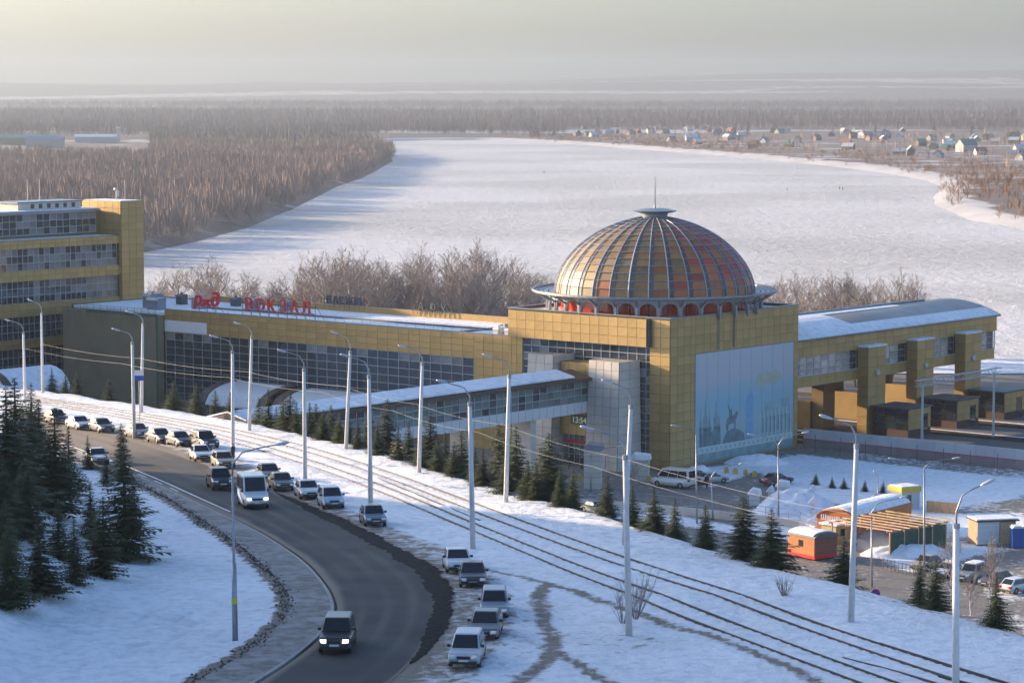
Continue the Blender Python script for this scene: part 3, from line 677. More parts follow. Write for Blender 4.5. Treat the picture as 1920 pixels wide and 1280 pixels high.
mshape([[(6.0, 2), (11.2, 2), (10.9, 3.0), (9.6, 3.6), (8.2, 3.8), (6.9, 3.4)],
        [(7.0, 3.5), (7.3, 3.5), (7.45, 4.4), (8.6, 4.5), (8.75, 3.6), (9.05, 3.6), (9.0, 4.8), (9.3, 5.3), (9.6, 5.5), (9.55, 5.9), (9.1, 6.05), (8.7, 5.6), (8.3, 5.45), (8.2, 6.2), (8.0, 6.6), (7.75, 6.3), (7.3, 7.1), (7.15, 7.0), (7.55, 6.0), (7.6, 5.4), (7.1, 5.2), (6.8, 4.4)]], mu_dark, .006)
mshape([[(11.3, 2), (13.1, 2), (13.1, 7.0), (12.9, 7.9), (12.3, 8.5), (11.7, 7.9), (11.35, 7.0)]], mu_blue, .004)
mshape([rect(14.8, 22.2, 2, 5.6), rect(15.6, 17.2, 5.6, 6.6), rect(19.6, 21.6, 5.6, 6.8)], mu_mid, .003)
mshape([rect(15.2 + .9 * k, 15.65 + .9 * k, 2.5, 4.6) for k in range(8)], mu_dark, .005)
mshape([rect(14.6 + .9 * k, 14.78 + .9 * k, 2.0, 5.5) for k in range(9)], mu_pale, .006)
mshape([[(13.6, 9.3), (14.9, 8.8), (16.4, 9.2), (18.2, 8.9), (19.6, 9.6), (19.2, 10.5), (17.8, 10.9), (16.6, 10.6), (15.2, 10.9), (14.0, 10.3)]], mu_yel, .001)
# pylons, portal and clock in front of the left face
def pylon(y0, y1, ztop):
    o = MB(); o.hexa([(-5.2, y0, -1), (0, y0, -1), (0, y1, -1), (-5.2, y1, -1), (-4.3, y0 + .35, ztop), (0, y0 + .35, ztop - .15), (0, y1, ztop - .15), (-4.3, y1, ztop)])
    p = o.build('pylon', M['stone_joint'], pav)
    n = 12; m = max(2, int((y1 - y0) / 1.3))
    for i in range(n):
        za, zb = ztop * i / n, ztop * (i + 1) / n
        for k in range(m):
            fa = lambda z: -5.2 + (.9) * (z + 1) / (ztop + 1)
            ya = lambda z, s: (y0 + .35 * (z + 1) / (ztop + 1)) + (y1 - y0 - .35 * (z + 1) / (ztop + 1)) * s
            g = .03; q = MB(); a, c = za + g, zb - g; s0, s1 = k / m + .008, (k + 1) / m - .008
            q.hexa([(fa(a) - .05, ya(a, s0), a), (fa(a) + .02, ya(a, s0), a), (fa(a) + .02, ya(a, s1), a), (fa(a) - .05, ya(a, s1), a), (fa(c) - .05, ya(c, s0), c), (fa(c) + .02, ya(c, s0), c), (fa(c) + .02, ya(c, s1), c), (fa(c) - .05, ya(c, s1), c)])
            q.build('stone_panel', M['pale_stone'], p)
        q = MB(); yb = lambda z: y0 + .35 * (z + 1) / (ztop + 1)
        for x0_, x1_ in ((.02, .5), (.52, .98)):
            xx = lambda z, s: (-5.2 + .9 * (z + 1) / (ztop + 1)) * (1 - s)
            q.hexa([(xx(a, x0_), yb(a) - .05, a), (xx(a, x1_), yb(a) - .05, a), (xx(a, x1_), yb(a) + .02, a), (xx(a, x0_), yb(a) + .02, a), (xx(c, x0_), yb(c) - .05, c), (xx(c, x1_), yb(c) - .05, c), (xx(c, x1_), yb(c) + .02, c), (xx(c, x0_), yb(c) + .02, c)])
        q.build('side_panel', M['pale_stone'], p)
    return p
pylon(4.5, 9.8, 14.0); pylon(15.4, 20.0, 14.2)
solid(pav, 'portal_wall', M['gold_back'], (-3.2, 0, 9.85, 15.35, 3.9, 13.4))
panels(pav, 'x', -3.21, 9.85, 15.35, 3.9, 13.4, 4, 8, M['gold'], name='portal_panel')
solid(pav, 'clock_case', M['dark_metal'], (-3.5, -3.22, 10.9, 13.5, 5.3, 6.6))
me, x0_, x1_ = txt_mesh('13:54', .8, .03, mat('clock_digits', (.22, .26, .18), .5, var=0, emit=(.5, .62, .42, .12)), .01, 'clock_digits')
o = link('clock_digits', me, pav, (-3.515, 13.25, 5.55)); o.rotation_euler = (math.pi / 2, 0, -math.pi / 2); o.scale = (2.2 / (x1_ - x0_),) * 2 + (1,)
glazing(pav, 'x', -2.6, 9.9, 15.3, 0, 3.9, 6, 3, lambda a, z: random.choice([M['glass'], M['glass_green'], M['glass_pale']]))
solid(pav, 'door_sign', M['red_sign'], (-2.85, -2.72, 10.2, 15.0, 2.75, 3.15)); solid(pav, 'door_wall', M['glass'], (-2.55, -2.3, 9.9, 15.3, 0, 3.9))
# dome
DC = Vector((14.5, 13.5, 0)); RD, DZ, DH = 13.5, 21.6, 10.1
def dome_r(h): return RD * max(0, 1 - (h / DH) ** 1.85) ** .56
dome = empty('dome', (DC.x, DC.y, 0)); dome.parent = pav
NS, NRW = 32, 16
hs = [DH * .985 * math.sin(math.pi / 2 * (k / NRW) ** .93) for k in range(NRW + 1)]
# camera bearing in the station frame, to know which sectors face the street
cb = math.atan2(*(lambda q: (q[1] - DC.y, q[0] - DC.x))(W2L((0, 0))))
back = MB(); back_m = [M['pane_' + k] for k in ('beige', 'gold', 'red')]
prnd = random.Random(5)
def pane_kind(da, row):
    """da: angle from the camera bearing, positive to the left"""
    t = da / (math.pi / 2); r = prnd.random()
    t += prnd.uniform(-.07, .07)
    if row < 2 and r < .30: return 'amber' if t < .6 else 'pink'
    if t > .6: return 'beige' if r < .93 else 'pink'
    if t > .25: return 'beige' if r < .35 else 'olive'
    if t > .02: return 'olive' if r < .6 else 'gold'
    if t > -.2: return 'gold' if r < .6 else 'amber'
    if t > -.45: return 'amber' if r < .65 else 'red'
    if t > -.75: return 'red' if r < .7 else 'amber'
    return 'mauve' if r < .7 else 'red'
for s in range(NS):
    a0, a1 = 2 * math.pi * s / NS, 2 * math.pi * (s + 1) / NS; am = (a0 + a1) / 2
    da = (cb - am + math.pi) % (2 * math.pi) - math.pi
    front = abs(da) < math.pi / 2 + .12
    for k in range(NRW):
        r0, r1 = dome_r(hs[k]), dome_r(hs[k + 1]); z0_, z1_ = DZ + hs[k], DZ + hs[k + 1]; g = .006
        q = [(r0 * math.cos(a0 + g), r0 * math.sin(a0 + g), z0_ + .03), (r0 * math.cos(a1 - g), r0 * math.sin(a1 - g), z0_ + .03), (r1 * math.cos(a1 - g), r1 * math.sin(a1 - g), z1_ - .03), (r1 * math.cos(a0 + g), r1 * math.sin(a0 + g), z1_ - .03)]
        w = [(x * .994, y * .994, z - .04) for x, y, z in q]
        if front:
            b = MB(); b.hexa([w[0], w[1], w[2], w[3], q[0], q[1], q[2], q[3]]); b.build('dome_pane', M['pane_' + pane_kind(da, k)], dome)
        else: back.cur = s % 3; back.hexa([w[0], w[1], w[2], w[3], q[0], q[1], q[2], q[3]])
o = back.build('rear_dome_panes', back_m, dome); o['kind'] = 'stuff'
for s in range(NS):
    a = 2 * math.pi * s / NS; b = MB()
    b.tube([((dome_r(h) + .05) * math.cos(a), (dome_r(h) + .05) * math.sin(a), DZ + h) for h in hs[:-1 if s % 2 else None]], .10 if s % 2 == 0 else .07, 5); b.build('dome_rib', M['grey_metal'], dome)
for s in range(NS):
    a0, a1 = 2 * math.pi * s / NS + .012, 2 * math.pi * s / NS + .050; b = MB(); P_ = []
    for h in hs[:-1]: r = dome_r(h) + .025; P_ += [(r * math.cos(a0), r * math.sin(a0), DZ + h + .02), (r * math.cos(a1), r * math.sin(a1), DZ + h + .02)]
    b.add(P_, [(2 * i, 2 * i + 1, 2 * i + 3, 2 * i + 2) for i in range(len(hs) - 2)]); b.build('beam_shadow_strip', M['dark_metal'], dome)  # dark strips laid on the panes for inner beams and their shadows
for k in range(1, NRW):
    b = MB(); r = dome_r(hs[k]) + .04; b.tube([(r * math.cos(2 * math.pi * j / 72), r * math.sin(2 * math.pi * j / 72), DZ + hs[k]) for j in range(73)], .055, 4, False); b.build('dome_ring', M['grey_metal'], dome)
b = MB(); b.lathe([(0, 31.5), (1.7, 31.5), (1.75, 32.05), (2.9, 32.35), (2.95, 32.45), (1.2, 32.75), (.15, 32.8), (.1, 33.2), (.05, 37.0), (0, 37.05)], 28); b.build('finial_cap', M['blue_metal'], dome, False)
# inner floor so the dome is not hollow to the sky
b = MB(); b.lathe([(0, 21.5), (13.3, 21.5)], 40); b.build('dome_floor', M['gold_back'], dome)
# ring eave, arcade and red drum
drum = empty('drum', (DC.x, DC.y, 0)); drum.parent = pav
for k in range(NS):
    a0, a1 = 2 * math.pi * k / NS, 2 * math.pi * (k + 1) / NS; b = MB()
    b.hexa([(12.6 * math.cos(t), 12.6 * math.sin(t), z) if i == 0 else (12.7 * math.cos(t), 12.7 * math.sin(t), z) for z in (19.0, 21.5) for i, t in ((0, a0 + .006), (0, a1 - .006), (1, a1 - .006), (1, a0 + .006))])
    b.build('drum_pane', M['red_glass'], drum)
for k in range(NS):
    a0 = 2 * math.pi * (k + .5) / NS; a1 = a0 + 2 * math.pi / NS; am = (a0 + a1) / 2; n = 8
    inner = []; W = a1 - a0
    for j in range(n + 1):
        t = math.pi * j / n; inner.append((am - W * .40 * math.cos(t), 19.9 + 1.15 * math.sin(t) ** .8 if 0 < j < n else 19.2))
    b = MB(); ro, ri = 14.5, 14.2
    outer = [(a0, 19.2)] + [(a0 + W * j / n, 21.45) for j in range(n + 1)] + [(a1, 19.2)]
    ring_in = [(a0 + W * .06, 19.2)] + inner + [(a1 - W * .06, 19.2)]
    top = [(am - W / 2 + W * j / n, 21.45) for j in range(n + 1)]
    vs = []; fs = []
    for (t, z), (t2, z2) in zip(inner, top):
        for r in (ro, ri): vs += [(r * math.cos(t), r * math.sin(t), z), (r * math.cos(t2), r * math.sin(t2), z2)]
    for j in range(n):
        i = 4 * j; fs += [(i, i + 4, i + 5, i + 1), (i + 2, i + 3, i + 7, i + 6), (i, i + 2, i + 6, i + 4)]
    b.add(vs, fs); b.tube([(14.5 * math.cos(a0), 14.5 * math.sin(a0), 18.9), (14.5 * math.cos(a0), 14.5 * math.sin(a0), 20.6), (16.2 * math.cos(a0), 16.2 * math.sin(a0), 21.6)], [.2, .18, .1], 5)
    b.build('arcade_bracket', M['grey_metal'], drum)
for r0, r1, z in ((13.55, 14.25, 21.62), (14.4, 14.95, 21.66), (15.1, 15.6, 21.70), (15.75, 16.15, 21.74)):
    b = MB(); b.lathe([(r0, z), (r1, z + .03), (r1, z - .12), (r0, z - .12), (r0, z)], 72); b.build('eave_ring', M['blue_metal'], drum)
b = MB(); b.lathe([(16.25, 21.6), (16.55, 21.7), (16.55, 22.0), (16.25, 21.95), (16.25, 21.6)], 72); b.build('eave_rim', M['grey_metal'], drum)
for k in range(72):
    a = 2 * math.pi * k / 72; b = MB(); u = Vector((math.cos(a), math.sin(a), 0)); n_ = Vector((-u.y, u.x, 0)) * .05
    p, q = u * 13.5 + Vector((0, 0, 21.4)), u * 16.4 + Vector((0, 0, 21.55)); up = Vector((0, 0, .14))
    b.hexa([p - n_, q - n_, q + n_, p + n_, p - n_ + up, q - n_ + up, q + n_ + up, p + n_ + up]); b.build('eave_fin', M['grey_metal'], drum)

# ================================================================== main hall with the sign
hall = empty('station_hall', C0, RZ, 'long flat-roofed station hall with dark curtain wall and golden fascia', 'station building')
HX, HZ = .9, 15.6
solid(hall, 'wall', M['gold_back'], (HX, HX + .5, BY, 34, -1, HZ), (HX, HX + .5, 34, 95.7, 12.2, HZ), (HX + .6, 21, 117.2, 117.8, -1, HZ - .4), (20.4, 21, BY, 117.2, -1, HZ - .4), (HX + .05, HX + .5, 34, 95.7, -1, 2.0), (HX + .7, HX + 1.0, 34, 95.7, 2, 12.2))
panels(hall, 'x', HX - .01, BY + .02, 33.9, 0, HZ, 4, 14, M['gold']); panels(hall, 'x', HX - .01, 33.9, 95.7, 12.2, HZ, 31, 4, M['gold'])
glazing(hall, 'x', HX + .12, 34, 95.6, 2.0, 12.2, 31, 9, lambda a, z: M['glass'] if z < 11 or random.random() < .7 else M['glass_pale'], w=.08)
solid(hall, 'roof_deck', M['roof_snow'], (HX + .5, 20.4, BY + .02, 117.2, 14.6, 15.1))
solid(hall, 'parapet_cap', M['blue_metal'], (HX - .12, HX + .55, BY + .02, 95.8, HZ + .002, HZ + .10))
solid(hall, 'rear_parapet', M['gold'], (20.0, 20.398, BY + .1, 104, 15.1, 16.0))
solid(hall, 'roof_duct', M['dark_metal'], (10.2, 10.7, BY + 6, 98, 15.1, 15.32), (5, 12, 39.6, 40.1, 15.1, 15.3))
# scaffold-netted end of the hall
solid(hall, 'netted_end', M['net'], (-.5, .8, 95.9, 117.6, -1, 14.6))
solid(hall, 'net_edge', M['green'], (-.62, -.5, 95.8, 96.1, 0, 14.9), (-.62, -.5, 95.9, 112, 14.45, 14.75))
b = MB()
for y in np.arange(96, 117.6, 1.55): b.tube([(-.8, y, 12.6), (-.8, y, 15.7)], .035, 4)
for z in (14.9, 15.6): b.tube([(-.8, 95.9, z), (-.8, 117.5, z)], .03, 4)
b.build('scaffold_rail', M['dark_metal'], hall)
solid(hall, 'bare_band', M['concrete'], (.80, .85, 86.5, 95.7, 12.3, 14.0))
# roof railing
b = MB()
for y in np.arange(BY + 1, 83, 1.7): b.tube([(HX + .3, y, HZ), (HX + .3, y, HZ + 1.0)], .03, 4)
for z in (.5, 1.0): b.tube([(HX + .3, BY + 1, HZ + z), (HX + .3, 83, HZ + z)], .025, 4)
b.build('roof_railing', M['grey_metal'], hall)
# rooftop units, each its own part
for (x, y, w, d, h, m) in [(6, 29, 1.6, 1.2, 1.7, 'lamp'), (4, 31, 1.4, 1.1, 1.5, 'grey_metal'), (9, 30, 2.2, 1.6, 1.9, 'lamp'), (2.6, 29, 1.3, .8, 1.4, 'white_panel'), (2.6, 31, 1.3, .8, 1.4, 'white_panel'), (8, 34, 2.4, 1.4, .9, 'dark_metal'), (12, 31, 2.4, 2.0, 1.8, 'lamp'), (11, 36, 2.8, 1.2, 1.0, 'grey_metal'), (15, 33, 2, 2, 1.6, 'grey_metal'),
                           (6, 104, 2.6, 1.8, 2.2, 'blue_metal'), (4, 101, 1.8, 2.4, 1.8, 'blue_metal'), (9, 97, 1.5, 1.5, 2.2, 'grey_metal'), (13, 105, 1.3, 1.3, 1.6, 'dark_metal'), (14, 90, 1.5, 1.5, 1.7, 'blue_metal'), (15, 84, 1.4, 1.4, 1.5, 'grey_metal'), (16, 96, 1.2, 1.2, 1.4, 'dark_metal')]:
    b = MB(); b.box(-w / 2, w / 2, -d / 2, d / 2, 0, h * .8); b.prism([(-w / 2 - .1, h * .8), (w / 2 + .1, h * .8), (w / 2 - .15, h), (-w / 2 + .15, h)], 'y', -d / 2 - .1, d / 2 + .1)
    b.tube([(0, 0, h), (0, 0, h + .3)], .18, 8); b.build('roof_unit', M[m], hall, loc=(x, y, 15.1))
# low barrel canopies along the foot of the hall
for (y0, y1) in ((52, 66), (68, 81)):
    can = empty('entrance_canopy', (0, 0, 0)); can.parent = hall
    b = MB(); prof = [(-6.2 + 6.9 * (1 - math.cos(t)) / 1, 3.0 + 2.9 * math.sin(t)) for t in np.linspace(0, math.pi / 2, 9)]
    prof = [(-6.0 + 6.8 * s, 3.2 + 2.7 * math.sqrt(max(0, 1 - (1 - s) ** 2))) for s in np.linspace(0, 1, 10)]
    b.prism(prof + [(p[0] + .0, p[1] - .25) for p in prof[::-1]], 'y', y0, y1); b.build('canopy_roof', M['white_panel'], can)
    for q in (y0 - .3, y1 - 1.2):
        b = MB(); b.prism([(p[0] - .06, p[1] + .1) for p in prof] + [(p[0], p[1] - .3) for p in prof[::-1]], 'y', q, q + 1.5); b.build('canopy_rib', M['brown_metal'], can)
    b = MB(); b.box(-5.6, -5.4, y0 + .3, y1 - .3, 0, 3.2); b.build('canopy_glass', M['glass'], can)
    bars(can, 'x', -5.6, y0 + .3, y1 - .3, 0, 3.2, 8, 2)
# red rooftop lettering on its frame
def roof_sign(txt, y_left, y_right, x, z, h, m, parent_name, label, flip=False, strut=True, bold=.035):
    s = empty(parent_name, tuple(L2W(x, (y_left + y_right) / 2, HZ)), RZ, label, 'sign'); n = len(txt); step = (y_left - y_right) / n; cy = (y_left + y_right) / 2
    for i, ch in enumerate(txt):
        me, a, b_ = txt_mesh(ch, h, .25, m, bold); o = link('letter', me, s)
        yy = y_left - step * (i + .5) - cy
        o.rotation_euler = (math.pi / 2, 0, -math.pi / 2 if not flip else math.pi / 2)
        o.location = (-.15, yy + (a + b_) / 2, z) if not flip else (.15, -yy - (a + b_) / 2, z)
    if strut:
        f = MB(); L = (y_left - y_right) / 2 + .5
        for y in np.linspace(-L, L, 9): f.tube([(.1, y, -.1), (.1, y, z + h * .9)], .05, 4); f.tube([(2.2, y, -.4), (.1, y, z + h * .75)], .04, 4)
        for zz in (z + .1, z + h * .55): f.tube([(.12, -L, zz), (.12, L, zz)], .045, 4)
        f.build('sign_frame', M['dark_metal'], s)
    return s
roof_sign('ВОКЗАЛ', 79.3, 65.3, 1.6, .75, 1.9, M['red_sign'], 'roof_lettering', 'red roof lettering of six block capitals on a steel frame')
# railway emblem: three joined rounded letters
s = empty('railway_emblem', tuple(L2W(1.5, 87.2, HZ)), RZ, 'red stylised railway emblem standing left of the roof lettering', 'sign')
for ch, yc, hh, zz, wd in (('р', 1.75, 1.55, .95, 1.5), ('ж', .05, 1.25, .95, 2.2), ('∂', -1.85, 2.1, .95, 1.75)):
    me, x0_, x1_ = txt_mesh(ch, hh if ch != 'р' else 1.95, .3, M['red_sign'], .07, 'emblem_letter'); k_ = wd / (x1_ - x0_)
    for v in me.vertices: v.co.x = (v.co.x - (x0_ + x1_) / 2) * k_ + v.co.y * .22
    o = link('emblem_letter', me, s, (-.15, yc, zz)); o.rotation_euler = (math.pi / 2, 0, -math.pi / 2)
b = MB()
for y in (-1.8, 0, 1.8): b.tube([(.2, y, -.1), (.2, y, 1.2)], .05, 4); b.tube([(2.0, y - .3, -.4), (.2, y, 1.1)], .04, 4)
b.build('sign_frame', M['dark_metal'], s)
for txt, a, b_, nm in (('ВОКЗАЛ', 80, 72.6, 'white steel roof lettering seen from behind at rear edge'), ('УФА', 61.7, 55, 'short steel roof lettering seen from behind above the rear parapet')):
    roof_sign(txt, a, b_, 19.6, .5, 1.3, M['dark_metal'], 'rear_lettering', nm, True, True, .0)

# ================================================================== office block
off = empty('office_block', C0, RZ, 'golden office block with ribbon windows and a tall corner tower', 'office building')
OX0, OX1, OY = -30.0, 18.0, 125.0
solid(off, 'wall', M['gold_back'], (OX0, OX1, OY + .75, OY + 1.2, -1, 25), (OX0, OX1, OY + 4.6, OY + 5, 24, 29.0), (OX0, OX1 + .01, OY + 14, OY + 15, -1, 25))
bands = [(23.7, 25.0), (18.6, 20.2), (13.0, 15.1), (8.0, 9.4), (-1, 4.0)]; wins = [(20.2, 23.7, 3), (15.1, 18.6, 3), (9.4, 13.0, 3), (4.0, 8.0, 3)]
for z0, z1 in bands:
    solid(off, 'band', M['gold_back'], (OX0, OX1, OY + .1, OY + .74, z0, z1)); panels(off, 'y', OY + .09, OX0, OX1, max(0, z0), z1, 32, 2, M['gold'])
def wpick(a, z):
    if z > 20: return random.choice([M['glass_pale'], M['glass_pale'], M['glass']]) if a > -8 else M['glass']
    if z > 15: return M['glass_pale'] if a > 11 else random.choice([M['glass'], M['glass'], M['glass_pale']]) if a > 0 else M['glass']
    return M['glass']
for z0, z1, n in wins: glazing(off, 'y', OY + .5, OX0, OX1 - .3, z0, z1, 44, n, wpick)
glazing(off, 'y', OY + 4.5, OX0, OX1 - 1.2, 25.5, 28.8, 34, 3, lambda a, z: random.choice([M['glass'], M['glass'], M['glass_pale']]))
solid(off, 'terrace_floor', M['roof_snow'], (OX0, OX1, OY + .8, OY + 14, 24.6, 25.02)); solid(off, 'roof', M['blue_metal'], (OX0 - .3, OX1 - .6, OY + 3.9, OY + 14.5, 28.9, 29.25)); solid(off, 'roof_snow', M['roof_snow'], (OX0 - .2, OX1 - .8, OY + 4.1, OY + 14.2, 29.25, 29.4))
solid(off, 'penthouse', M['pale_stone'], (2.0, 15.0, OY + 6, OY + 11, 29.4, 30.5)); solid(off, 'penthouse_roof', M['blue_metal'], (1.7, 15.3, OY + 5.7, OY + 11.3, 30.5, 30.7))
for k in range(6): solid(off, 'vent_opening', M['brown_metal'], (4.6 + k * 1.7, 5.3 + k * 1.7, OY + 5.96, OY + 6.02, 29.6, 30.3))
solid(off, 'tower', M['gold_back'], (OX1, OX1 + 4.8, OY - .4, OY + 9, -1, 30.5)); panels(off, 'y', OY - .41, OX1, OX1 + 4.8, 0, 30.5, 3, 26, M['gold'], name='tower_panel'); panels(off, 'x', OX1 - .01, OY - .4, OY + 9, 0, 30.5, 5, 26, M['gold'], holes=[(OY + .1, OY + 9, 0, 25.1)], name='tower_panel')
solid(off, 'tower_roof', M['roof_snow'], (OX1 + .2, OX1 + 4.6, OY - .2, OY + 8.8, 30.5, 30.58))
b = MB(); b.tube([(OX1 + 2.2, OY + 1, 30.5), (OX1 + 2.2, OY + 1, 33.8)], .06, 5); b.tube([(OX1 + 1.2, OY + 2, 30.5), (OX1 + 1.2, OY + 2, 32.4)], .08, 5); b.box(OX1 + 1.3, OX1 + 1.7, OY + 1.8, OY + 2.2, 31.2, 32.2); b.lathe([(0, 32.2), (.35, 32.3), (.3, 32.6), (0, 32.65)], 8, cx=OX1 + 1.1, cy=OY + 2); b.build('antenna_cluster', M['lamp'], off)
for x in (6.5, 9.0):
    b = MB(); b.tube([(x, OY + 9, 30.7), (x, OY + 9, 34.2)], [.09, .05], 5); b.tube([(x, OY + 9, 31.2), (x + .3, OY + 9, 31.2)], .12, 5); b.build('antenna_mast', M['lamp'], off)
solid(off, 'shadow_wing', M['gold_back'], (-64, -23.5, OY + .8, OY + 16, -1, 39.4), (-23.5, -21.8, OY + .8, OY + 16, -1, 37.5), (-21.8, -19.8, OY + .8, OY + 16, -1, 33.8), (-19.8, -9.2, OY + .8, OY + 16, -1, 36.8))  # unseen wing added out of view, stepped so its shadow falls on the hall
# arched glass shelter left of the hall
p = at_y(20, 745, 372); sh = empty('arched_shelter', (p.x - 3, p.y, 0), R(49.9 - 90), 'white panelled barrel-vaulted shelter with a brown edge below the office block', 'shelter')
b = MB(); n = 10; prof = [(4.4 * math.cos(t), 5.6 + 3.6 * math.sin(t)) for t in np.linspace(0, math.pi, n + 1)]
b.prism([(4.4, 0)] + prof + [(-4.4, 0)], 'y', 0, 11); b.build('vault', M['white_panel'], sh)
b = MB(); b.prism([(q[0] * 1.05, q[1] + .12) for q in prof] + [(q[0], q[1]) for q in prof[::-1]], 'y', -.4, .8); b.build('edge_trim', M['brown_metal'], sh)
b = MB(); b.prism([(q[0] * 1.03, q[1] + .2) for q in prof] + [(q[0], q[1] + .02) for q in prof[::-1]], 'y', .9, 11); b.build('snow_cover', M['roof_snow'], sh)
for z in np.arange(.6, 8.6, .8):
    hw = 4.4 if z < 5.6 else 4.4 * math.sqrt(max(.05, 1 - ((z - 5.6) / 3.6) ** 2)); solid(sh, 'seam', M['stone_joint'], (-hw + .1, hw - .1, -.02, .03, z, z + .06))

# ================================================================== covered footbridge from the embankment
br = empty('covered_footbridge', C0, RZ, 'covered footbridge with glazed sides and snowy gabled roof meeting the pylons', 'footbridge')
b0, b1, by0, by1 = -66.0, -4.4, 9.85, 15.35; bym = (by0 + by1) / 2
solid(br, 'deck', M['white_panel'], (b0, b1, by0, by1, 7.2, 7.9)); solid(br, 'far_side', M['white_panel'], (b0, b1, by1 - .2, by1, 7.9, 11.5))
b = MB(); b.box(b0, b1, by0, by0 + .12, 7.9, 8.6); b.build('side_panel', M['white_panel'], br)
na = 44; bars(br, 'y', by0 + .1, b0, b1, 8.6, 11.4, na, 3, w=.09); panels(br, 'y', by0 + .1, b0, b1, 8.6, 11.4, na, 3, lambda a, z: random.choice([M['glass_green']] * 3 + [M['glass_pale'], M['glass']]), gap=.02, t=.03, name='pane')
for x in np.linspace(b0, b1, 45): solid(br, 'side_seam', M['stone_joint'], (x - .03, x + .03, by0 - .012, by0, 7.2, 8.55))
b = MB(); b.prism([(by0 - .7, 11.35), (by0 - .7, 11.75), (bym, 12.6), (by1 + .7, 11.75), (by1 + .7, 11.35)], 'x', b0, b1); b.build('roof', M['brown_metal'], br)
b = MB(); b.prism([(by0 - .35, 11.94), (bym, 12.68), (by1 + .5, 11.9), (by1 + .5, 12.06), (bym, 12.86), (by0 - .35, 12.12)], 'x', b0, b1 - 3.2); b.build('roof_snow', M['roof_snow'], br)
for x in (-14, -26, -38): solid(br, 'pier', M['pale_stone'], (x - .5, x + .5, by0 + 1.2, by1 - 1.2, -1, 7.2))

# ================================================================== concourse bridge over the tracks
co = empty('track_concourse', C0, RZ, 'golden elevated concourse with curved metal roof spanning the tracks', 'bridge building')
cx0, cx1, cy0, cy1 = 29.02, 83.0, .35, 17.0
ZB, ZE = 8.0, 14.6
solid(co, 'floor_slab', M['gold_back'], (cx0, cx1, cy0 + .4, cy1, ZB, ZB + .6)); solid(co, 'wall', M['gold_back'], (cx0, cx1, cy0 + .3, cy0 + .8, ZB, 9.5), (cx0, cx1 + .6, cy0 + .3, cy0 + .8, 12.2, ZE), (cx0, cx1, cy1 - .5, cy1, ZB, ZE), (cx1 - .6, cx1, cy0 + .8, cy1 - .5, ZB, 9.6), (cx1 - .1, cx1 + .6, cy0 + .8, cy1 - .5, 12.0, ZE), (cx0, cx1 - 1, cy0 + .9, cy0 + 1.0, 9.5, 12.2))
panels(co, 'y', cy0 + .29, cx0, cx1 + .6, 12.2, ZE, 26, 2, M['gold']); panels(co, 'y', cy0 + .29, cx0, cx1, ZB, 9.5, 26, 1, M['gold'])
piers = [45.0, 58.0, 71.5]; pw = 4.6; xs_ = [cx0] + [v for p in piers for v in (p, p + pw)] + [cx1]
shiny = mat('crinkled_reflective_film', (.42, .40, .38), .18, .55, var=.7, vs=1.6, bump=1.0, bs=2.2)
for i in range(0, len(xs_), 2):
    a, z_ = xs_[i], xs_[i + 1]; n = max(2, int((z_ - a) / 1.7))
    bars(co, 'y', cy0 + .6, a, z_, 9.5, 12.2, n, 3, w=.08); panels(co, 'y', cy0 + .6, a, z_, 9.5, 12.2, n, 3, lambda q, w, e=z_: shiny if q < e - 2.4 else M['glass'], gap=.02, t=.03, name='pane')
    solid(co, 'window_sill', M['lamp'], (a, z_, cy0 + .1, cy0 + .5, 9.5, 9.58))
glz = lambda q, w: shiny
bars(co, 'y', cy0 + .62, cx1 - .2, cx1 + .55, 9.5, 12.2, 1, 1)
for p in piers:
    pi = empty('pier', (0, 0, 0)); pi.parent = co
    solid(pi, 'shaft', M['gold_back'], (p, p + pw, cy0 - 1.4, cy0 + .27, -1, 12.55), (p + .5, p + pw - .5, cy1 - 3, cy1 - 1, -1, ZB), (p + .8, p + pw - .8, cy0 + 6.5, cy0 + 8.5, -1, ZB))
    panels(pi, 'y', cy0 - 1.41, p, p + pw, 0, 12.55, 2, 9, M['gold'], name='pier_panel'); panels(pi, 'x', p - .01, cy0 - 1.4, cy0 + .25, 0, 12.55, 1, 9, M['gold'], name='pier_panel')
    solid(pi, 'cap', M['roof_snow'], (p - .15, p + pw + .15, cy0 - 1.6, cy0 + .25, 12.56, 12.8))
    b = MB(); b.tube([(p + pw / 2, cy0 - 1.75, 8.9), (p + pw / 2, cy0 - 1.42, 8.9)], .42, 14); b.build('round_lamp', M['lamp'], pi)
# inner cross walls under the deck, catching the low sun
for p in piers: solid(co, 'cross_wall', M['gold'], (p + .6, p + pw - .6, cy0 + 8.6, cy1 - 3.05, -1, 4.2))
# curved roof
b = MB(); n = 14; W = cy1 - cy0; arc = [(cy0 - .3 + (W + .6) * t, ZE + .05 + 2.0 * math.sin(math.pi * t) ** .9) for t in np.linspace(0, 1, n + 1)]
b.prism(arc + [(q[0], q[1] - .25) for q in arc[::-1]], 'x', cx0, cx1 + .9); b.build('curved_roof', mat('weathered_roof_sheet', (.30, .28, .265), .5, .2, var=.25, vs=.25), co, True)
b = MB(); b.prism([(q[0], q[1] + .10) for q in arc[:3]] + [(q[0], q[1] + .01) for q in arc[:3][::-1]], 'x', cx0, cx1 + .2); b.build('eave_snow', M['roof_snow'], co)
b = MB(); b.prism([(q[0], q[1] + .09) for q in arc[2:9]] + [(q[0], q[1] + .01) for q in arc[2:9][::-1]], 'x', cx0, cx0 + 17); b.build('roof_snow', M['roof_snow'], co)
b = MB(); b.prism([(q[0], q[1] + .08) for q in arc[6:9]] + [(q[0], q[1] + .01) for q in arc[6:9][::-1]], 'x', cx0 + 17.1, cx0 + 38); b.build('ridge_snow', M['roof_snow'], co)
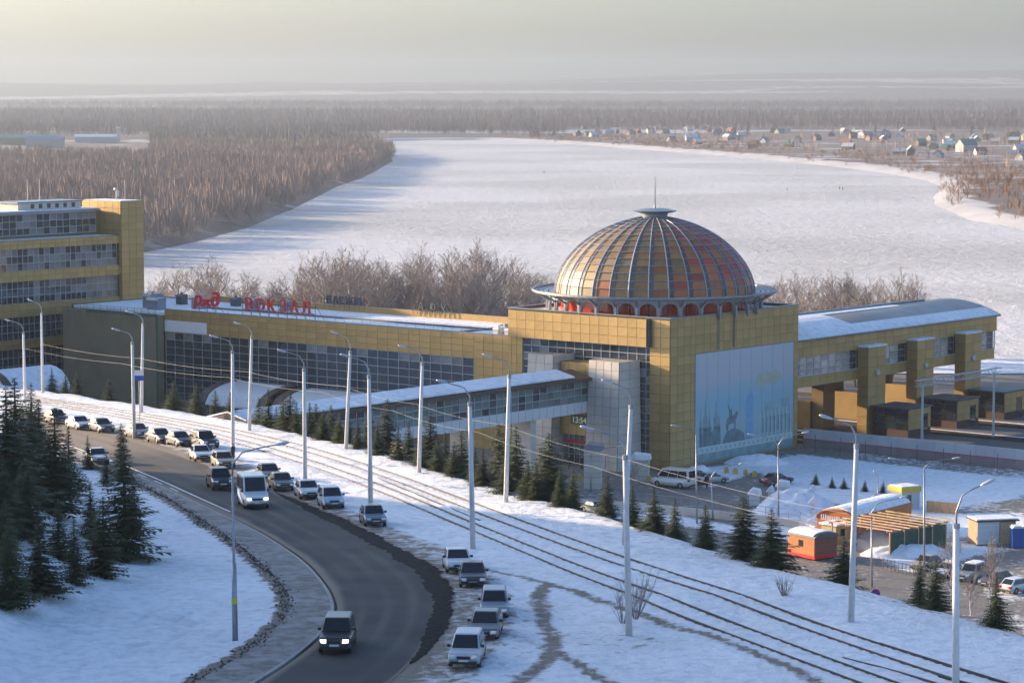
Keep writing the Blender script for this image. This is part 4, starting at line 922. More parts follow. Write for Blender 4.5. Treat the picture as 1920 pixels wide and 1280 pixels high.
solid(co, 'ridge_upstand', M['blue_metal'], (cx0, cx1 - 6, 9.3, 9.6, 16.3, 16.95))
# platform stair kiosks
for i, (p, dy) in enumerate(((45.6, 0), (58.8, 0), (72.2, 0))):
    k = empty('stair_kiosk', tuple(L2W(p, -7.4, 0)), RZ, ['golden stair kiosk with dark glass beside the first concourse pier', 'golden stair kiosk below the middle concourse pier', 'golden stair kiosk by the outermost concourse pier'][i], 'kiosk', 'platform stair kiosks')
    solid(k, 'base', mat('dark_red_plinth_%d' % i, (.06, .022, .018), .6), (0, 6.0, 0, 5.8, -.3, 1.3)); solid(k, 'body', M['gold_back'], (.05, 5.95, .05, 5.75, 1.3, 4.2))
    panels(k, 'y', .04, .05, 5.95, 1.3, 4.2, 3, 3, M['gold'], holes=[(3.6, 5.2, 0, 3.3)]); panels(k, 'x', .04, .05, 5.75, 1.3, 4.2, 3, 3, M['glass'], name='pane', gap=.08)
    solid(k, 'door', M['glass'], (3.7, 5.1, -.02, .04, 0, 3.2)); solid(k, 'roof', M['dark_metal'], (-.25, 6.2, -.25, 6.0, 4.2, 4.4))
# ------------------------------------------------------------------ vegetation
def spruce_meshes(seed, H=9.0, Rb=2.3):
    g = random.Random(seed); V = []; T = []; Rb *= g.uniform(.85, 1.15); pw = g.uniform(.7, 1.05); lop = g.uniform(0, 6.28)
    def tri(a, b, c): i = len(V); V.extend([a, b, c]); T.append((i, i + 1, i + 2))
    nl = 30
    for l in range(nl):
        t = l / (nl - 1); z = H * (.05 + .93 * t); r = (Rb * (1 - t) ** pw + .08) * g.uniform(.82, 1.12)
        nb = int(12 - 6.5 * t)
        for k in range(nb):
            a = 2 * math.pi * (k + g.random() * .9) / nb + l * 1.3; rr = r * g.uniform(.55, 1.15) * (1 + .16 * math.cos(a - lop)); zz = z + g.uniform(-.12, .12)
            u = Vector((math.cos(a), math.sin(a), 0)); w = Vector((-u.y, u.x, 0)); droop = g.uniform(.18, .42) * (1 - t * .75)
            P = [u * rr * s + Vector((0, 0, zz - droop * rr * s ** 1.2 + .12 * rr * s ** 3)) for s in (0.05, .35, .68, 1.0)]
            ns = 5 if rr > .8 else 3
            for j in range(ns):
                s = (j + .6) / (ns + .3); f = s * 3; i0 = min(2, int(f)); p = P[i0].lerp(P[i0 + 1], f - i0)
                L = (.16 + .34 * rr * (1 - s * .62)) * g.uniform(.7, 1.2)
                for sd in (-1, 1):
                    q = p + (w * sd * .85 + u * .6) * L + Vector((0, 0, -.22 * L + g.uniform(-.08, .08)))
                    tri(p - u * L * .30 + Vector((0, 0, .04)), q, p + u * L * .34)
            tri(P[2] - w * .12, P[3] + u * .1, P[2] + w * .12)
    crown = fast_mesh('crown', np.array([tuple(v) for v in V]), np.array(T), M['needles'])
    b = MB(); b.tube([(0, 0, -.6), (0, 0, H * .5), (0, 0, H * .97)], [.17, .1, .02], 6); tr = b.mesh('trunk', M['bark'])
    return crown, tr
SPR = [spruce_meshes(s) for s in range(5)]
def spruce(p, h, label, group, rnd, wide=1.0):
    cr, tr = SPR[rnd.randrange(5)]; o = empty('spruce_tree', p, rnd.uniform(0, 6.28), label, 'spruce', group)
    s = h / 9.0; o.scale = (s * wide, s * wide, s); link('trunk', tr, o); link('crown', cr, o); return o
rs = random.Random(3)
# hillside spruces: photo pixel of the foot and of the tip
for bx_, by_, ty, wd in [(20, 1140, 965, 1.15), (75, 1115, 965, 1.25), (140, 1096, 965, .8), (195, 1082, 925, 1.05), (235, 1050, 810, .95), (105, 965, 760, 1.15), (40, 1000, 870, 1.0), (50, 1010, 850, 1.0), (15, 960, 720, 1.2), (30, 880, 705, 1.2), (75, 900, 745, 1.1), (228, 900, 790, .8), (165, 880, 815, .8), (12, 1060, 930, 1.1), (200, 910, 860, .9), (60, 940, 770, 1.2), (130, 930, 800, 1.1), (110, 1050, 930, 1.0), (5, 1010, 850, 1.2), (170, 1010, 900, .9), (250, 1000, 890, .8), (60, 850, 715, 1.1)]:
    p = gnd(bx_, by_); h = max(3.0, (by_ - ty) / 5000 * p.y); spruce(p, h, '%s dark spruce on the shaded slope above the road bend' % ('tall' if h > 8.5 else 'middling' if h > 5.5 else 'small'), '%s spruces on the shaded slope' % ('tall' if h > 8.5 else 'middling' if h > 5.5 else 'small'), rs, wd * 1.42)
# row below the crest of the embankment
for bx_, by_, ty, wd in [(92, 737, 693, 1), (118, 742, 700, 1), (140, 745, 700, 1), (200, 750, 712, 1), (322, 772, 716, 1.15), (365, 780, 722, 1.1), (400, 787, 735, 1), (428, 792, 738, 1), (482, 797, 748, 1), (515, 803, 765, 1), (541, 812, 733, 1), (565, 815, 757, .9), (590, 822, 760, 1.1), (618, 828, 763, 1.1), (650, 838, 775, 1.1), (690, 845, 770, 1), (725, 855, 752, 1.1), (765, 868, 795, 1), (806, 882, 776, 1.05), (834, 890, 815, .9), (865, 898, 812, 1), (935, 915, 800, 1), (968, 925, 805, 1), (1030, 945, 818, 1.15), (1075, 962, 888, 1), (1141, 980, 893, .95), (1188, 1000, 938, .9), (1228, 1008, 918, 1.0), (1268, 1018, 960, 1.0), (1327, 1035, 950, 1.05), (1398, 1060, 935, 1.05), (1452, 1075, 958, 1.1), (1590, 1100, 1010, .95), (1735, 1150, 1118, .8), (1765, 1160, 1115, 1.0), (1880, 1195, 1160, .9)] + [(x, 797 + (x - 482) * .295, 797 + (x - 482) * .295 - random.Random(x).uniform(42, 75), 1.0) for x in (500, 528, 553, 578, 604, 634, 668, 706, 745, 785, 820, 850, 890, 905, 950, 990, 1005, 1050)]:
    d = ray(bx_, by_); Y = 60.0
    # stand it on the outer slope just past the crest
    c = on(bx_, by_ - 6, lambda x, y: zt0(y)); y0 = c.y + 1.2; x0 = float(edge_x(y0)); sh_ = (bx_ - 960) / FPX
    x = sh_ * (y0 + 2.0); p = Vector((x, y0 + 2.0, 0)); p.z = float(ground(p.x, p.y)) - .1
    tipz = at_y(bx_, ty, p.y).z; h = max(3.2, (tipz - p.z) * 1.06); nm = 'by the netted hall end' if bx_ < 250 else 'in front of the hall glazing' if bx_ < 500 else 'along the footbridge' if bx_ < 900 else 'before the pylons' if bx_ < 1110 else 'above the station square' if bx_ < 1480 else 'above the lower car park'; nm = ('tall' if h > 8 else 'short') + ' spruce on the embankment crest ' + nm; spruce(p, h, nm, nm.replace('spruce', 'spruces'), rs, wd * (1.55 if h < 8 else 1.25) * rs.uniform(.85, 1.15))

def bare_tree(seed, H=11.0, spread=.55, depth=5, lean=0, twig_r=.015):
    g = random.Random(seed); tb = MB(); cb_ = MB(); V = []; T = []
    def grow(p, d, L, r, lev):
        n = 2 if lev else 3; pts = [p]; q = p; dd = d
        for i in range(n):
            dd = (dd + Vector((g.uniform(-.16, .16), g.uniform(-.16, .16), g.uniform(-.02, .14)))).normalized(); q = q + dd * (L / n); pts.append(q)
        if lev <= 1: (tb if lev == 0 else cb_).tube(pts, [r * (1 - .38 * i / n) for i in range(n + 1)], 5 if lev == 0 else 4, False)
        else:
            for a, b in zip(pts[:-1], pts[1:]):
                w = (b - a).cross(Vector((g.uniform(-1, 1), g.uniform(-1, 1), .3))).normalized() * max(r, twig_r); i = len(V); V.extend([a - w, a + w, b + w * .6, b - w * .6]); T.append((i, i + 1, i + 2)); T.append((i, i + 2, i + 3))
        if lev >= depth: return
        nb = (8, 5, 4, 3, 3, 0)[lev]
        for k in range(nb):
            t = g.uniform(.3, 1.0) if lev else g.uniform(.25, 1.0); f = t * n; i0 = min(n - 1, int(f)); s = pts[i0].lerp(pts[i0 + 1], f - i0)
            a = g.uniform(0, 6.28); side = Vector((math.cos(a), math.sin(a), 0)); nd = (dd * g.uniform(.6, 1) + side * g.uniform(.4, 1.0) * spread * 1.4 + Vector((0, 0, .28))).normalized()
            grow(s, nd, L * g.uniform(.46, .68), r * .5, lev + 1)
    grow(Vector((0, 0, -.4)), Vector((lean, 0, 1)).normalized(), H * .52, H * .016, 0)
    i = len(V)
    return tb, cb_, V, T
BARE = []
for s in range(6):
    tb, cb_, V, T = bare_tree(20 + s, 11, .62 + .14 * (s % 3))
    b = len(cb_.v); cb_.v += [tuple(v) for v in V]; cb_.f += [tuple(b + i for i in t) for t in T]; cb_.mi += [0] * len(T)
    BARE.append((tb.mesh('trunk', M['bark'], fix=False), cb_.mesh('crown', M['twig'], fix=False)))
def bare(p, h, label, group, rnd, w=1.0, trunk=None):
    t, c = BARE[rnd.randrange(6)]; o = empty('bare_tree', p, rnd.uniform(0, 6.28), label, 'tree', group); s = h / 11.0; o.scale = (s * w, s * w, s)
    k = link('trunk', t, o); link('crown', c, o)
    if trunk: k.data = k.data.copy(); k.data.materials.clear(); k.data.materials.append(trunk)
    return o
rb = random.Random(9)
def bare_row(x0, x1, top, n, ylo, yhi, label, group, hvar=.18):
    for i in range(n):
        px = x0 + (x1 - x0) * (i + rb.random()) / n; Y = rb.uniform(ylo, yhi); zb = -.1 if Y < 480 else -.1 - 8.9 * min(1, (Y - 480) / 60)
        tz = at_y(px, top + rb.uniform(-6, 14), Y).z; h = max(5, (tz - zb) * rb.uniform(1.02 - hvar, 1.04)); bare(Vector(((px - 960) / FPX * Y, Y, zb)), h, label, group, rb, rb.uniform(.85, 1.2))
bare_row(578, 948, 466, 40, 465, 530, 'bare grey tree in the grove behind the station hall', 'bare trees behind the station hall')
bare_row(280, 520, 482, 20, 470, 530, 'bare tree between the office tower and the hall on the river bank', 'bare trees beside the office tower', .3)
bare_row(520, 580, 500, 4, 480, 520, 'thin bare tree in the gap beside the hall grove', 'bare trees beside the hall grove')
bare_row(960, 1050, 510, 9, 470, 520, 'bare tree partly hidden behind the dome\'s left side', 'bare trees left of the dome')
bare_row(1470, 1730, 508, 26, 430, 500, 'bare tree rising behind the curved concourse roof', 'bare trees behind the concourse')
def birch(px, py, tip, label, g=None, z=None):
    p = gnd(px, py) if z is None else ZP(px, py, z); bare(p, at_y(px, tip, p.y).z - p.z, label, g, rb, .62, M['birch'])
birch(171, 745, 676, 'slim white birch by the netted end of the hall', 'pair of birches at the hall'); birch(180, 747, 685, 'slim white birch by the netted end of the hall', 'pair of birches at the hall')
p = gnd(1710, 1178); birch(1858, 1178, 1000, 'tall white birch below the embankment near the parked cars', None, 2.0); birch(1785, 1135, 985, 'thin birch sapling beside the car park fence', None, 1.0)
birch(1820, 1150, 1060, 'small birch sapling between the parked cars and the crest', None, 1.5)
birch(1178, 940, 850, 'reddish leafless sapling beside the pylon', None, 0)
def bush(p, h, label, n=26, seed=1, m='twig'):
    g = random.Random(seed); b = MB()
    for k in range(n):
        a = g.uniform(0, 6.28); l = h * g.uniform(.5, 1); d = Vector((math.cos(a) * g.uniform(.1, .65), math.sin(a) * g.uniform(.1, .65), 1)).normalized(); q = Vector((math.cos(a), math.sin(a), 0)) * .12
        m1 = q + d * l * .55 + Vector((g.uniform(-.1, .1), g.uniform(-.1, .1), 0)); b.tube([q, m1, q + d * l], [.018, .013, .005], 3, False)
        for j in range(3): e = m1 + Vector((g.uniform(-.4, .4), g.uniform(-.4, .4), g.uniform(.2, .7))) * l * .4; b.tube([m1, e], [.01, .004], 3, False)
    o = b.build('leafless_bush', M[m], loc=p); tag(o, label, 'bush'); return o
bush(gnd(1168, 1168), 2.6, 'leafless bush left of the tall concrete lamp post', 30, 4); bush(gnd(1192, 1160), 3.4, 'tall leafless bush right of the tall concrete lamp post', 34, 5)
bush(gnd(1470, 1118), 1.6, 'small leafless bush on the shaded embankment near the rails', 30, 6); bush(gnd(250, 1000), 2.2, 'twiggy leafless bush at the foot of the spruce slope', 16, 7)
# ------------------------------------------------------------------ lamp posts
def lamp_post(base, top, arms, r0, r1, name, label, group=None, m='concrete', sleeve=True, head=.55):
    """base point, top point of the thick pole, arm ends as world points"""
    o = empty(name, base, 0, label, 'lamp post', group); B = Vector(base); t = Vector(top) - B
    b = MB(); b.tube([(0, 0, -.5), tuple(t)], [r0, r1], 10); b.build('pole', M[m], o, True)
    if sleeve: b = MB(); b.tube([tuple(t * .985), tuple(t * 1.012)], r1 * 1.18, 10); b.build('collar', M['grey_metal'], o)
    for a in arms:
        e = Vector(a) - B; up = e.z - t.z; pts = [t * .99, t + Vector((0, 0, up * .35)), t + (e - t) * .22 + Vector((0, 0, up * .52)), t + (e - t) * .55 + Vector((0, 0, up * .32)), e]
        b = MB(); b.tube(pts, [.055, .05, .045, .04, .035], 6); b.build('arm', M['grey_metal'], o, True)
        d = (e - pts[3]).normalized(); w = Vector((-d.y, d.x, 0)).normalized(); u = w.cross(d)
        b = MB(); vs = []
        prof = [(-.15, .07), (.05, .15), (head * .7, .19), (head * 1.1, .13), (head * 1.25, .03)]
        for s, r in prof:
            for k in range(8): an = 2 * math.pi * k / 8; vs.append(tuple(e + d * s + w * math.cos(an) * r + u * math.sin(an) * r * .55))
        fs = [(i * 8 + k, i * 8 + (k + 1) % 8, (i + 1) * 8 + (k + 1) % 8, (i + 1) * 8 + k) for i in range(4) for k in range(8)]; b.add(vs, fs + [tuple(range(7, -1, -1)), tuple(range(32, 40))]); b.build('lamp_head', M['lamp'], o, True)
    return o
def lp(bx_, by_, tx, ty, ax, ay, label, group=None, gf=None, r0=.20, r1=.135, **k):
    B = (gf or gnd)(bx_, by_); B.z -= .05; Y = B.y
    arms = [at_y(ax, ay, Y)] if not isinstance(ax, list) else [at_y(a, c, Y) for a, c in ax]
    return lamp_post(B, at_y(tx, ty, Y), arms, r0, r1, 'lamp_post', label, group, **k)
GA = 'concrete lamp posts along the tram line'
NL = ['beside the white arched shelter', 'nearest the office block', 'with the stop sign next to it', 'behind the post with the stop sign', 'rising among the first parked cars', 'between the bridge landing and the rails', 'beside the white and pale blue cars', 'where the footbridge leaves the embankment', 'by the lone blue grey saloon', 'in front of the hall glazing corner', 'beside the white car at the bend', 'opposite the pylons']
for i, a in enumerate([(47, 752, 44, 625, 18, 601), (80, 735, 78, 588, 60, 564), (252, 822, 248, 643, 222, 619), (265, 772, 268, 608, 247, 586), (437, 858, 436, 660, 406, 632), (467, 806, 472, 632, 449, 607), (572, 897, 570, 693, 534, 659), (648, 842, 657, 660, 632, 625), (695, 948, 692, 706, 653, 668), (785, 888, 792, 682, 760, 651), (887, 1030, 881, 757, 836, 717), (948, 940, 955, 705, 920, 668)]):
    lp(*a, label='concrete lamp post ' + NL[i], group=GA)
lp(1170, 1024, 1183, 762, 1145, 717, 'concrete lamp post standing behind a taller one near the pylon'); lp(1180, 1192, 1172, 857, 1110, 804, 'tall thick concrete lamp post with leafless bushes at its foot')
lp(1595, 1162, 1606, 836, 1557, 784, 'tall concrete lamp post in front of the timber frame and kebab huts')
B = gnd(1792, 1290); lamp_post(B, at_y(1793, 985, B.y), [at_y(1843, 908, B.y)], .2, .16, 'lamp_post', 'tall concrete lamp post with its arm turned towards the parked cars')
B = gnd(441, 1197); o = lamp_post(B, at_y(436, 890, B.y), [at_y(520, 833, B.y)], .10, .06, 'lamp_post', 'slim steel lamp post on the snow inside the road bend', None, 'grey_metal', False)
b = MB(); b.tube([(0, 0, -.3), (-.02, 0, 4.3)], [.17, .13], 10); b.build('thick_base', M['grey_metal'], o, True); b = MB(); b.box(-.16, .16, -.19, -.12, 2.0, 2.35); b.build('yellow_notice', mat('yellow_notice', (.55, .5, .05), .6), o)
GP = 'slim lamp posts on the station square'
zp = lambda px, py: ZP(px, py, 0)
for a in [(1307, 981, 1305, 815, 1267, 798), (1337, 975, 1334, 905, 1388, 869), (1108, 922, 1108, 860, 1158, 837), (1135, 905, 1135, 860, 1148, 852)]:
    lp(*a, label='slim grey lamp post with one arm on the station square', group=GP, gf=zp, r0=.11, r1=.07, m='grey_metal', sleeve=False, head=.45)
lp(1460, 985, 1459, 845, [(1412, 815), (1506, 811)], None, 'slim two-armed lamp post before the mural', gf=zp, r0=.11, r1=.07, m='grey_metal', sleeve=False)
lp(1733, 1083, 1733, 885, [(1678, 860), (1788, 859)], None, 'two-armed lamp post between the timber frame and the parked cars', gf=zp, r0=.12, r1=.08, m='grey_metal', sleeve=False)
lp(1635, 1100, 1634, 975, 1690, 932, 'bent-arm lamp post beside the red-roofed hut', gf=zp, r0=.10, r1=.07, m='grey_metal', sleeve=False)
lp(1646, 955, 1646, 905, 1641, 886, 'short lamp post on the shaded snowfield', gf=zp, r0=.08, r1=.05, m='grey_metal', sleeve=False, head=.3)
# cluster lamp near the hall
B = on(309, 760, ground); o = empty('cluster_lamp', B, 0, 'white ornamental lamp with five spreading heads before the hall', 'lamp post'); Y = B.y; b = MB(); tz = at_y(309, 715, Y).z - B.z; b.tube([(0, 0, -.5), (0, 0, tz)], [.12, .07], 8); b.build('pole', M['lamp'], o)
for k in range(5):
    a = 2 * math.pi * k / 5; e = Vector((math.cos(a) * 1.75, math.sin(a) * 1.75, tz + .75)); b = MB(); b.tube([(0, 0, tz - .2), (e.x * .45, e.y * .45, tz + .55), tuple(e)], .04, 5); b.build('arm', M['lamp'], o)
    b = MB(); b.lathe([(0, e.z + .25), (.22, e.z + .12), (.28, e.z - .05), (0, e.z - .2)], 10, cx=e.x, cy=e.y); b.build('globe', M['white_panel'], o)
# bus stop sign on the post by the road
B = gnd(262, 800); o = empty('stop_sign', B, 0, 'white and blue public transport stop sign beside the lamp posts', 'sign'); Y = B.y; z0 = at_y(258, 713, Y).z - B.z; z1 = at_y(258, 694, Y).z - B.z
b = MB(); b.tube([(0, 0, -.3), (0, 0, z1)], .05, 6); b.build('post', M['grey_metal'], o); b = MB(); b.box(-.5, .5, -.12, -.06, (z0 + z1) / 2, z1); b.build('white_plate', M['white_panel'], o); b = MB(); b.box(-.5, .5, -.12, -.06, z0, (z0 + z1) / 2 - .02); b.build('blue_plate', mat('sign_blue', (.02, .08, .32), .5), o)
# overhead wires strung between posts
def wire(a, b_, sag, label):
    m = (a + b_) / 2 - Vector((0, 0, sag)); b = MB(); pts = [a.lerp(b_, t) - Vector((0, 0, sag * 4 * t * (1 - t))) for t in np.linspace(0, 1, 12)]; b.tube(pts, .009, 3, False); o = b.build('overhead_wire', M['dark_metal']); tag(o, label, 'wire', 'overhead tram wires'); return o
wp = [gnd(80, 735), gnd(265, 772), gnd(467, 806), gnd(648, 842), gnd(785, 888), gnd(948, 940), gnd(1170, 1024), gnd(1595, 1162)]
for k in range(len(wp) - 1):
    for dz in (6.2, 5.6): wire(wp[k] + Vector((-2.2 if dz < 6 else -.2, 0, dz)), wp[k + 1] + Vector((-2.2 if dz < 6 else -.2, 0, dz)), .25, 'thin overhead wire strung between the tram line posts')

# ------------------------------------------------------------------ vehicles
_wm = {}
def wheel(r, w):
    k = (round(r, 2), round(w, 2))
    if k not in _wm:
        t = MB(); t.lathe([(r * .62, -w / 2), (r * .95, -w / 2), (r, -w * .3), (r, w * .3), (r * .95, w / 2), (r * .62, w / 2)], 18); tm = t.mesh('tyre', M['rubber'])
        q = MB(); q.lathe([(0, w * .42), (r * .2, w * .44), (r * .6, w * .36), (r * .64, w * .2), (r * .64, -w * .4), (0, -w * .4)], 10); _wm[k] = (tm, q.mesh('rim', M['rim']))
    return _wm[k]
SPEC = {  # length, width, height, belt, bonnet height, profile of the cabin (x as share of length from the nose): windscreen foot, roof front, roof rear, rear glass foot, boot height
    'sedan': (4.4, 1.72, 1.43, .88, .80, (.27, .45, .70, .86), .93), 'hatch': (3.95, 1.68, 1.50, .90, .84, (.27, .42, .80, .97), .95), 'mpv': (4.2, 1.74, 1.62, .95, .90, (.23, .43, .86, .985), .98),
    'wagon': (4.3, 1.70, 1.48, .88, .80, (.30, .44, .86, .985), .92), 'suv': (4.45, 1.82, 1.74, 1.05, 1.0, (.30, .43, .86, .98), 1.08), 'van': (5.5, 2.0, 2.35, 1.22, 1.12, (.13, .29, .975, .995), 1.3), 'minibus': (5.4, 2.0, 2.5, 1.25, 1.15, (.19, .31, .97, .995), 1.3)}
_cm = {}
def car_meshes(kind):
    if kind in _cm: return _cm[kind]
    L, W, H, zb, zh, (c0, c1, c2, c3), zboot = SPEC[kind]; X = lambda s: L * (.5 - s)                 # +x is the nose
    wr = .31 if kind not in ('suv', 'van', 'minibus') else .36; wx = (X(.19), X(.80)) if kind not in ('van', 'minibus') else (X(.17), X(.78))
    g = .24 if kind != 'suv' else .30
    prof = [(X(.012), g + .12), (X(.0), g + .30), (X(.015), zh - .18), (X(.06), zh - .05), (X(c0), zb), (X(c3), zb), (X(.965) if kind in ('sedan',) else X(.99), zboot if kind == 'sedan' else zb), (X(.995), zb - .25), (X(1.0), g + .32), (X(.985), g + .1)]
    def arch(cx): return [(cx + (wr + .06) * math.cos(t), wr + (wr + .06) * math.sin(t)) for t in np.linspace(-.25, math.pi + .25, 9)]
    low = [(x, max(z, g)) for x, z in arch(wx[1])[::-1]] + [(x, max(z, g)) for x, z in arch(wx[0])[::-1]]
    ring = prof + low; n = len(ring)
    def hw(x, z):
        k = 1.0 - .07 * max(0, (z - .62)) / max(.2, zb - .62) - .05 * max(0, (.4 - z)) / .2; e = abs(x) / (L / 2); return W / 2 * k * (1 - .13 * max(0, (e - .72) / .28) ** 1.6)
    b = MB(); vs = [(x, hw(x, z), z) for x, z in ring] + [(x, -hw(x, z), z) for x, z in ring]
    fs = [tuple(range(n)), tuple(range(2 * n - 1, n - 1, -1))] + [(i, n + i, n + (i + 1) % n, (i + 1) % n) for i in range(n)]
    b.add(vs, fs); body = b.mesh('body', None); body.materials.clear(); bevel_mesh(body, .045, 2, 28)
    # cabin: roof and pillars in body colour, glass set slightly proud
    ins = .80 if kind not in ('van', 'minibus') else .93; zb2 = zb - .02; yb = hw(0, zb) * .985; yt = W / 2 * ins * .93
    P = {'fb': (X(c0), zb2), 'ft': (X(c1), H - .03), 'rt': (X(c2), H - .03), 'rb': (X(c3), zb2)}
    b = MB(); b.hexa([(P['fb'][0], yb, zb2), (P['rb'][0], yb, zb2), (P['rb'][0], -yb, zb2), (P['fb'][0], -yb, zb2), (P['ft'][0], yt, P['ft'][1]), (P['rt'][0], yt, P['rt'][1]), (P['rt'][0], -yt, P['rt'][1]), (P['ft'][0], -yt, P['ft'][1])])
    cab = b.mesh('cabin', None); cab.materials.clear(); bevel_mesh(cab, .09, 3, 25)
    def lerp(p, q, t): return tuple(p[i] + (q[i] - p[i]) * t for i in range(3))
    def pane(a, b_, c, d, s=.10, off=(0, 0, 0), u0=.06, u1=.94, v0=.10, v1=.86):
        q = [lerp(lerp(a, b_, u), lerp(d, c, u), v) for u, v in ((u0, v0), (u1, v0), (u1, v1), (u0, v1))]; return [tuple(x + o for x, o in zip(p, off)) for p in q]
    FB, FT, RT, RB = [(P[k][0], yb, P[k][1]) for k in ('fb',)][0], (P['ft'][0], yt, P['ft'][1]), (P['rt'][0], yt, P['rt'][1]), (P['rb'][0], yb, P['rb'][1])
    mir = lambda p: (p[0], -p[1], p[2])
    def glass(name, quad, nrm):
        b = MB(); nv = Vector(nrm).normalized() * .02; b.hexa([tuple(Vector(p) - nv) for p in quad] + [tuple(Vector(p) + nv) for p in quad]); return b.mesh(name, M['cglass'])
    dz = H - zb; gl = [('windscreen', glass('windscreen', pane(mir(FB), FB, FT, mir(FT), v0=.06, v1=.90), (dz, 0, P['fb'][0] - P['ft'][0]))), ('rear_window', glass('rear_window', pane(mir(RB), RB, RT, mir(RT), v0=.14, v1=.86, u0=.1, u1=.9), (-dz, 0, P['rt'][0] - P['rb'][0])))]
    nside = 2 if kind in ('sedan', 'hatch') else 3; edges = np.linspace(.05, .95, nside + 1)
    for sgn in (1, -1):
        f = (lambda p: p) if sgn == 1 else mir
        for k in range(nside):
            if kind == 'van' and k == 99: continue
            gl.append(('side_window', glass('side_window', pane(f(FB), f(RB), f(RT), f(FT), u0=edges[k] + .012, u1=edges[k + 1] - .012, v0=.12, v1=.84), (0, sgn * dz, yb - yt))))
    ex = []
    def bx_(name, m, *bb): b = MB(); [b.box(*q) for q in bb]; ex.append((name, b.mesh(name, m)))
    hz_ = zh - .22 if kind not in ('van', 'minibus') else .82; xn = X(.0) + .035
    for s in (1, -1):
        y = s * W * .335; w_ = .17
        b = MB(); b.hexa([(xn - .18, y - w_, hz_ - .05), (xn + .03, y - w_ + (.0 if s > 0 else .1), hz_ - .08), (xn - .05 if s > 0 else xn + .03, y + w_, hz_ - .08), (xn - .2, y + w_, hz_ - .07), (xn - .2, y - w_, hz_ + .09), (xn + .0, y - w_ + .02, hz_ + .06), (xn - .06, y + w_, hz_ + .07), (xn - .2, y + w_, hz_ + .09)]); ex.append(('headlight', b.mesh('headlight', M['headlamp'])))
        xt = X(.985); bx_('tail_light', M['taillamp'], (xt - .10, xt + .12, y - .13 + s * .06, y + .13 + s * .06, zb - .30, zb - .06))
        bx_('mirror', M['plastic'], (X(c0) - .38, X(c0) - .24, s * (W / 2 + .03) - .09, s * (W / 2 + .03) + .09, zb + .02, zb + .17))
    bx_('grille', M['plastic'], (xn - .10, xn + .035, -W * .20, W * .20, hz_ - .10, hz_ + .04)); bx_('front_bumper', M['plastic'], (X(.0) - .12, X(.0) + .02, -W * .40, W * .40, g + .06, g + .2)); bx_('number_plate', M['plate'], (X(0) + .01, X(0) + .035, -.26, .26, g + .20, g + .32)); bx_('rear_plate', M['plate'], (X(1) - .03, X(1) - .005, -.26, .26, g + .42, g + .54)); bx_('rear_bumper', M['plastic'], (X(1) - .02, X(1) + .1, -W * .42, W * .42, g + .06, g + .22))
    _cm[kind] = (body, cab, gl, ex, wx, wr, W, L, H); return _cm[kind]
_paint = {}
def paint(c):
    if c not in _paint:
        m = _paint[c] = mat('car_paint_%d' % len(_paint), c, .34, .1, var=.06, vs=2, coat=.3); nt = m.node_tree; N = nt.nodes; L = nt.links; b = N['Principled BSDF']; src = b.inputs['Base Color'].links[0].from_socket
        tc = N.new('ShaderNodeTexCoord'); sp = N.new('ShaderNodeSeparateXYZ'); L.new(tc.outputs['Object'], sp.inputs[0]); no = N.new('ShaderNodeTexNoise'); no.inputs['Scale'].default_value = 4; L.new(tc.outputs['Object'], no.inputs['Vector'])
        ad = N.new('ShaderNodeMath'); ad.operation = 'MULTIPLY_ADD'; L.new(no.outputs['Fac'], ad.inputs[0]); ad.inputs[1].default_value = -.5; L.new(sp.outputs['Z'], ad.inputs[2])
        mr = N.new('ShaderNodeMapRange'); L.new(ad.outputs[0], mr.inputs[0]); mr.inputs[1].default_value = .55; mr.inputs[2].default_value = .05; mr.inputs[3].default_value = 0; mr.inputs[4].default_value = .75
        mx = N.new('ShaderNodeMix'); mx.data_type = 'RGBA'; L.new(mr.outputs[0], mx.inputs[0]); L.new(src, mx.inputs[6]); mx.inputs[7].default_value = (.19, .17, .15, 1); L.new(mx.outputs[2], b.inputs['Base Color'])
    return _paint[c]
def car(kind, c, p, h, label, cat='car', group=None, lit=False, snow=False, name=None, gf=None):
    body, cab, gl, ex, wx, wr, W, L, H = car_meshes(kind); gf = gf or gnd
    P = gf(*p); Q = gf(*h); d = Vector((Q.x - P.x, Q.y - P.y, 0)).normalized(); rz = math.atan2(d.y, d.x)
    if gf is gnd:
        P.z = float(zt0(P.y)) + .02; f = P + d; sl = float(zt0(f.y)) - float(zt0(P.y))
    else: sl = 0; P.z = .06
    o = empty(name or {'van': 'passenger_van', 'minibus': 'minibus', 'suv': 'off_road_car'}.get(kind, 'parked_car'), P, rz, label, cat, group); o.rotation_euler = (0, -math.atan(sl), rz)
    m = paint(c)
    bo = body.copy(); bo.materials.append(m); bd = link('body', bo, o); co_ = cab.copy(); co_.materials.append(m); ca = link('cabin', co_, o)
    for n_, me in gl: link(n_, me, o)
    for n_, me in ex:
        k = link(n_, me, o)
        if n_ == 'headlight' and lit: k.data = me.copy(); k.data.materials.clear(); k.data.materials.append(M['lit_headlamp'])
    tm, rm = wheel(wr, .20)
    for x in wx:
        for s in (1, -1):
            w = link('wheel', tm, o); w.location = (x, s * (W / 2 - .12), wr); w.rotation_euler = (-s * math.pi / 2, 0, 0); link('rim', rm, w)
    if snow:
        b = MB(); X0, X1 = SPEC[kind][5][1], SPEC[kind][5][2]; b.box(L * (.5 - X1), L * (.5 - X0), -W * .36, W * .36, H - .04, H + .05); s_ = b.mesh('snow_cover', M['roof_snow']); bevel_mesh(s_, .04, 2); link('snow_cover', s_, o)
    return o
GS = 'cars parked on the far shoulder of the road'
Kw, Kb, Kg = (.62, .62, .61), (.012, .012, .014), (.10, .10, .105)
